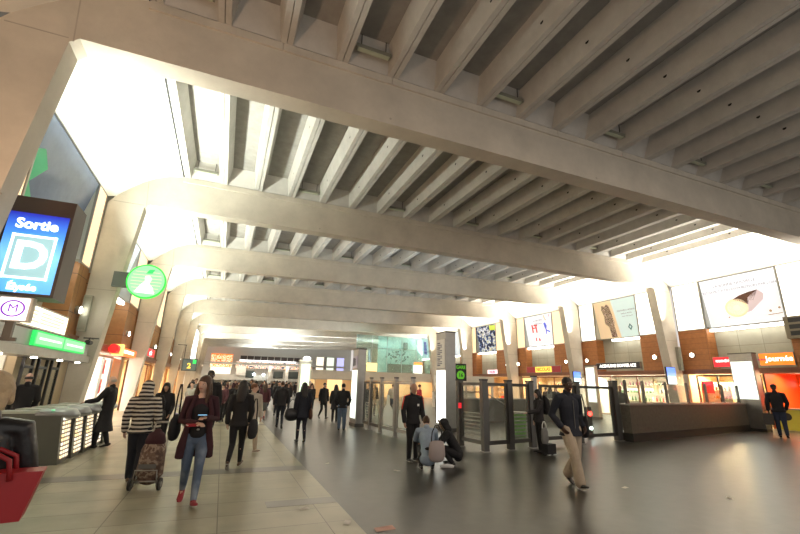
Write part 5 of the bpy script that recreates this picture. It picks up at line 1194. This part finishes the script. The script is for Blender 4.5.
w5 = person('man walking away in a dark jacket and slim dark trousers', 2.05, 15.9, 1.60, 4, 'jacket', 'coat', 'navy', 'short', 'brown', legs='walk', arms=('down', 'fwd'), det=1, bot='slim')
w6 = person('woman walking away in a navy coat with black boots and brown bag', 2.18, 12.2, 1.58, 355, 'coat', 'navy', 'navy', 'long', 'black', legs='step', arms=('down', 'down'), fem=True, det=1, bot='slim', boots=True, top_len=.40)
bag('brown leather handbag on the arm of the woman in the navy coat', to_world(w6, (.24, .02, .62)), R(80), .30, .26, .13, mat('leather_brown', (.11, .045, .025), .4), strap_h=.3)
bag('puffy black bag carried left of the woman in the navy coat', to_world(w6, (-.30, .0, .62)), R(15), .42, .24, .2, K['leather'], strap_h=.25)
person('woman in plum top and short grey skirt with red shoes', 1.75, 19.1, 1.52, 10, 'jacket', 'plum', 'grey', 'long', 'brown', legs='walk', fem=True, det=1, bot='skirt', shoes=shoe_r)
person('man in black jacket and white shirt striding towards the camera', 2.6, 21.5, 1.60, 178, 'jacket', 'black', 'navy', 'short', 'black', legs='walk', det=1, shoes=shoe_b)
person('person in a short black coat and boots crossing towards the camera', 4.42, 19.6, 1.58, 165, 'coat', 'black', 'black', 'short', 'black', legs='walk', fem=True, det=1, bot='slim', boots=True, top_len=.42)
person('long haired woman in black beside the man in pale jeans', 4.52, 17.8, 1.52, 20, 'coat', 'black', 'black', 'long', 'black', fem=True, det=1)
person('man in black jacket and pale blue jeans with his back to camera', 4.05, 14.9, 1.58, 15, 'jacket', 'black', 'denim', 'short', 'black', legs='stand', arms=('pocket', 'pocket'), det=1, bot='trousers', wide=1.4, shoes=shoe_b)

# ---- guard and the crouching pair
def gx(t, V, q, hp, vox):
    for s in (-1, 1):
        m = MB(); a, b_ = V(('sho', s)), V(('elbow', s)); o_ = Vector((s*q(.032), q(.01), q(.02))); m.tube([Vector((s*q(.05), q(.0), q(.855))), a+o_, (a+b_)/2+o_*1.05, b_+o_*.9], q(.007), 6); m.build('red_sleeve_stripe', mat('piping_red', (.75, .06, .03), .6), t, world=False)
    m = MB(); m.box(-q(.05), -q(.02), q(.073), q(.076), q(.70), q(.73)); m.build('chest_badge', white_pl, t, world=False)
g = person('bald guard in a black tracksuit with red sleeve stripes standing by the glass', 4.02, 8.8, 1.63, 170, 'jacket', 'black', 'black', 'bald', 'black', legs='stand', arms=('low', 'down'), det=2, skin=skin_m, extra=gx)
def crouch(pz=.16, fwd=.0, turn=0):
    J = {'pelvis': (0, -.09, pz), 'waist': (0, -.06, pz+.085), 'chest': (0, .015, pz+.20), 'neck': (0, .06, pz+.295), 'head': (0, .105, pz+.375), 'down': (0, -.3, -.6)}
    for s in (-1, 1):
        J['hip', s] = (s*.055, -.08, pz); J['knee', s] = (s*.085, .13, pz+.09); J['ankle', s] = (s*.07, .0, .045); J['pitch', s] = 0
        J['sho', s] = (s*.11, .05, pz+.275); J['elbow', s] = (s*.135, .14, pz+.16); J['hand', s] = (s*.07, .25, pz+.13)
    return J
c1 = person('woman in a pale blue jacket crouching with her back to the camera', 3.95, 7.95, 1.58, 20, 'jacket', 'blue', 'black', 'bun', 'brown', fem=True, det=2, custom=crouch(.17), shoes=shoe_b, top_len=.12)
bag('pale grey shoulder bag hanging behind the crouching woman in blue', to_world(c1, (.16, -.30, .22)), R(-10), .34, .32, .15, mat('bag_grey_pink', (.36, .31, .30), .6), K['black'], strap_h=.30)
def hx(t, V, q, hp, vox):
    m = MB(); N = 14
    for i in range(N):
        a = 2*PI*i/N; m.ell(hp(.066*math.cos(a), .035, .008+.075*math.sin(a)), (q(.016), q(.014), q(.016)), 8, 6)
    rem(m.build('fur_trim', mat('fur_trim', (.13, .085, .045), .9, bump=.8, bscale=60), t, world=False), .012, 1)
c2 = person('person in a black hooded coat with fur trim squatting on the floor', 4.66, 8.22, 1.56, -65, 'coat', 'black', 'black', 'hood', 'black', det=2, custom=crouch(.13), extra=hx, top_len=.10)
t = thing('white_trainer', 'white trainer shoe on the floor by the hooded sitter', 'shoe', (4.42, 7.95, 0), R(60)); m = MB(); m.loft([(0, -.1, .035), (0, 0, .045), (0, .1, .035), (0, .14, .03)], [(.03, .03), (.035, .035), (.038, .025), (.03, .018)], (1, 0, 0), 12); m.build('upper', white_pl, t, world=False); m = MB(); m.loft([(0, -.1, .01), (0, .14, .01)], [(.034, .009), (.038, .009)], (1, 0, 0), 10); m.build('sole', sole_m, t, world=False)

# ---- right side people
def bx_(t, V, q, hp, vox):
    m = MB(); m.box(-q(.002), q(.002), q(.070), q(.074), q(.52), q(.78)); m.build('zip', MATS['cloth_grey'], t, world=False)
bm = person('tall man in a dark jacket and pale trousers walking towards the camera', 5.78, 5.95, 1.80, 186, 'jacket', 'navy', 'khaki', 'short', 'black', skin=skin_d, legs='walk2', arms=('pocket', 'pocket'), det=2, bot='wide', wide=.8, extra=bx_, top_len=.45)
bag('black crossbody bag at the left hip of the man in pale trousers', to_world(bm, (-.30, -.02, .80)), R(70), .30, .32, .12, K['black'], strap_h=.38)
w7 = person('woman with dark hair and backpack standing at the glass gates', 7.72, 9.0, 1.56, -75, 'jacket', 'coat', 'black', 'long', 'black', fem=True, det=1, legs='stand', arms=('reach', 'down'), bot='slim')
t = thing('backpack', 'dark backpack on the shoulders of the woman at the gates', 'backpack', to_world(w7, (0, -.16, 1.0)), R(75)); m = MB(); m.loft([(0, -.03, 0), (0, -.05, .12), (0, -.04, .3), (0, -.01, .38)], [(.13, .07), (.15, .10), (.13, .08), (.09, .04)], (1, 0, 0), 14); m.build('body', K['black'], t, world=False); m = MB(); m.tube([(-.1, .03, .05), (-.12, .12, .2), (-.1, .08, .36)], .014); m.tube([(.1, .03, .05), (.12, .12, .2), (.1, .08, .36)], .014); m.build('strap', K['black'], t, world=False)
t = bag('grey shopping bag with white handle beside the woman at the gates', to_world(w7, (-.28, .02, .28)), R(20), .30, .34, .14, K['grey'], white_pl, kind='shopping_bag', strap_h=.16)
t = thing('wheeled_case', 'small black case on the floor at the feet of the woman at the gates', 'suitcase', to_world(w7, (-.3, -.05, 0)), R(10)); m = MB(); m.box(-.16, .16, -.1, .1, .04, .27); m.build('body', K['black'], t, world=False)
for xx in (-.12, .12): m = MB(); m.cyl((xx, -.02, .025), .025, .04, 'Y', 10); m.build('wheel', black_pl, t, world=False)
person('person in grey jeans and jacket behind the woman at the gates', 9.2, 10.9, 1.66, 190, 'jacket', 'grey', 'denim', 'short', 'brown', det=1, legs='step')
person('elderly man in grey green coat behind the granite ramp wall', 15.75, 13.2, 1.78, 215, 'coat', 'greyg', 'grey', 'bald', 'grey', det=1, skin=skin_m)
rm = person('man in a black jacket walking away at the far right carrying a bag', 20.1, 9.8, 1.98, 60, 'jacket', 'black', 'denim_d', 'cap', 'black', legs='step', arms=('down', 'low'), det=1, skin=skin_d)
t = thing('paper_bag', 'dark grey paper bag in the hand of the man at the far right', 'bag', to_world(rm, (-.34, .05, .44)), R(-60))
m = MB(); m.prism([(-.15, -.06, 0), (.15, -.06, 0), (.16, -.05, .42), (-.16, -.05, .42)], (0, 0, 0), (0, .12, 0)); m.build('body', mat('paper_bag_dark', (.07, .06, .05), .7), t, world=False)
m = MB(); m.tube([(-.07, 0, .42), (-.06, 0, .54), (.06, 0, .54), (.07, 0, .42)], .008); m.build('handle', K['black'], t, world=False)

# ---- foreground person at the left edge
fp = person('light haired person in black leather jacket cropped by the left edge', -1.20, 3.15, 1.61, -20, 'jacket', K['leather'], 'black', 'bob', 'blond', det=2, arms=('down', 'bagarm'), top_len=.44, fem=True)
t = thing('red_handbag', 'red handbag on the arm of the person at the left edge', 'bag', (-1.05, 3.05, .86), R(10))
m = MB(); m.prism([(-.17, -.08, 0), (.15, -.08, 0), (.20, -.07, .235), (-.2, -.07, .235)], (0, 0, 0), (0, .15, 0)); m.build('body', mat('bag_red', (.38, .01, .015), .45), t, world=False)
m = MB(); m.tube([(-.12, -.09, .2), (-.1, -.09, .30), (-.02, -.07, .34), (.05, -.09, .30), (.07, -.09, .2)], .013); m.tube([(-.12, .08, .2), (-.1, .08, .30), (-.02, .06, .34), (.05, .08, .30), (.07, .08, .2)], .013); m.build('handle', mat('bag_handle_red', (.30, .01, .015), .5), t, world=False)

# ---- people behind the glass fence
for i, (x, y, H, c, lab) in enumerate(((6.6, 19.5, 1.6, 'coat', 'dark clothed person seen through the left glass fence, by the slim column'), (7.3, 21, 1.7, 'black', 'person in black seen through the middle of the left glass fence'), (10.2, 21.5, 1.62, 'red', 'person in red top seen through the glass near the guard'),
        (19.0, 21.0, 1.7, 'grey', 'grey clothed person in front of the wine shop'), (20.0, 22.5, 1.65, 'brown', 'brown clothed person in front of the wine shop'), (17.8, 19.2, 1.7, 'coat', 'dark clothed person near the glowing totem'), (9.6, 24, 1.6, 'beige', 'beige clothed person beyond the left glass fence'), (13.2, 23.5, 1.6, 'plum', 'plum clothed person beyond the gates'))):
    person(lab, x, y, H, random.choice((170, 190, 20, 90)), 'jacket', c, random.choice(('black', 'navy', 'denim_d')), random.choice(('short', 'long')), random.choice(('black', 'brown')), det=0, legs=random.choice(('stand', 'step', 'walk')), arms=('down', 'low'), fem=random.random() < .5)

# ---- the far crowd
random.seed(21)
tones = ['black', 'coat', 'navy', 'grey', 'plum', 'brown', 'black', 'black', 'coat', 'maroon']
tn = dict(black='black', coat='charcoal', navy='navy', grey='grey', plum='plum', brown='brown', beige='beige', maroon='maroon')
spots = []
rows = [(16, -.3, 1.5, 3), (19, -.6, 1.2, 4), (22, -1.2, 4.6, 6), (26, -2, 5.2, 7), (31, -2.4, 6, 8), (37, -2.5, 6, 8), (44, -3, 9, 10), (54, -3, 12, 11)]
for (yy, xa, xb, n) in rows:
    for j in range(n):
        x = xa+(xb-xa)*(j+.5)/n+random.uniform(-.2, .2); y = yy+random.uniform(-1.2, 1.2)
        if not (abs(x-1.75) < .7 and abs(y-19.1) < .7) and not (abs(x-2.6) < .7 and abs(y-21.5) < .8) and not (abs(x-2.05) < .7 and abs(y-15.9) < .8): spots.append((x, y, yy))
hairs = [('short', 'black'), ('long', 'black'), ('short', 'brown'), ('long', 'brown'), ('bob', 'black'), ('cap', 'black'), ('short', 'grey')]
used_c = {}
for i, (x, y, yy) in enumerate(spots):
    c = random.choice(tones); hr, hc = random.choice(hairs); away = random.random() < .5
    row = {16: 'at the near edge of the crowd', 19: 'in the second crowd row', 22: 'in the third crowd row', 26: 'in the fourth crowd row', 31: 'in the middle crowd rows', 37: 'in the rear crowd rows', 44: 'near the crowd back', 54: 'at the very back'}[yy]
    hd_ = {'short': f'short {hc} hair', 'long': f'long {hc} hair', 'bob': 'bobbed hair', 'cap': 'a cap'}[hr]
    side = '' ; lab = f'{tn[c]} clad person, {hd_} {"from behind" if away else "facing the camera"} {row}'
    n_same = used_c.get(lab, 0); used_c[lab] = n_same+1
    if n_same: lab = lab.replace('clad person', ['clad person further right', 'clad person rightmost of three', 'clad person at the row end'][min(n_same-1, 2)])
    person(lab, x, y, random.uniform(1.46, 1.68) if yy > 20 else random.uniform(1.45, 1.56), (0 if away else 180)+random.uniform(-25, 25), random.choice(('jacket', 'coat')), c, random.choice(('black', 'navy', 'denim_d')), hr, hc, det=0, legs=random.choice(('stand', 'step', 'walk', 'walk2')), arms=(random.choice(('down', 'fwd', 'back')), random.choice(('down', 'pocket'))), fem=hr == 'long', skin=random.choice((skin_l, skin_m, skin_l)), group='people in the far crowd')
# ================================================================== light
W = bpy.data.worlds.new('world'); S.world = W; W.use_nodes = True
W.node_tree.nodes['Background'].inputs[0].default_value = (1, .93, .86, 1); W.node_tree.nodes['Background'].inputs[1].default_value = .46
for i, b in enumerate(RB[:7]):
    y = (b['P'][0]+b['P'][1])/2; ln = b['Y'][1]-b['Y'][0]
    area((23.25, y, 5.3), (-.38, 0, 1), ln*.85, .3, (500, 430, 380, 340, 300, 260, 500)[i], (1, .93, .80) if i < 5 else (.88, .97, 1), 'cove_uplight', 92)
for i, b in enumerate(LB[:7]):
    y = (b['Y'][0]+b['Y'][1])/2; ln = b['Y'][1]-b['Y'][0]
    area((-3.5, y, 5.4), (.42, 0, 1), ln*.85, .3, (330, 300, 250, 200, 180, 260, 300)[i], (.95, 1, .88), 'cove_uplight', 112)
# added unseen downlights that brighten the floor well down the hall
for i, (x, y, p) in enumerate(((9, 20, 260), (9, 28, 260), (9, 37, 260), (9, 52, 500), (9, 66, 500))):
    area((x, y, 7.2), (0, 0, -1), .5, 12, p, (1, .86, .66), 'hall_fill')
for y, p in ((20.5, 80), (28.5, 90), (37, 100), (46, 120), (56, 420), (64, 800), (72.5, 450), (81, 700)): area((9, y, 6.3), (0, 0, 1), .5, 14, p, (.90, .98, 1), 'ceiling_fill')  # added unseen uplights that brighten the ribs and beam faces
area((9, 2, 7.0), (.0, .25, -1), 1.0, 10, 180, (1, .80, .62), 'hall_fill')  # added unseen warm fill over the near end
area((-3.9, 4.5, 2.6), (.5, .3, .8), 3, .4, 80, (1, .62, .38), 'shop_spill')
S.view_settings.view_transform = 'Standard'; S.view_settings.look = 'None'; S.view_settings.exposure = 0.75; S.view_settings.gamma = 1
S.view_settings.use_curve_mapping = False
S.cycles.use_denoising = True; S.cycles.max_bounces = 6; S.cycles.diffuse_bounces = 4; S.cycles.glossy_bounces = 3; S.cycles.transparent_max_bounces = 12; S.cycles.sample_clamp_indirect = 6
S.cycles.use_light_tree = True
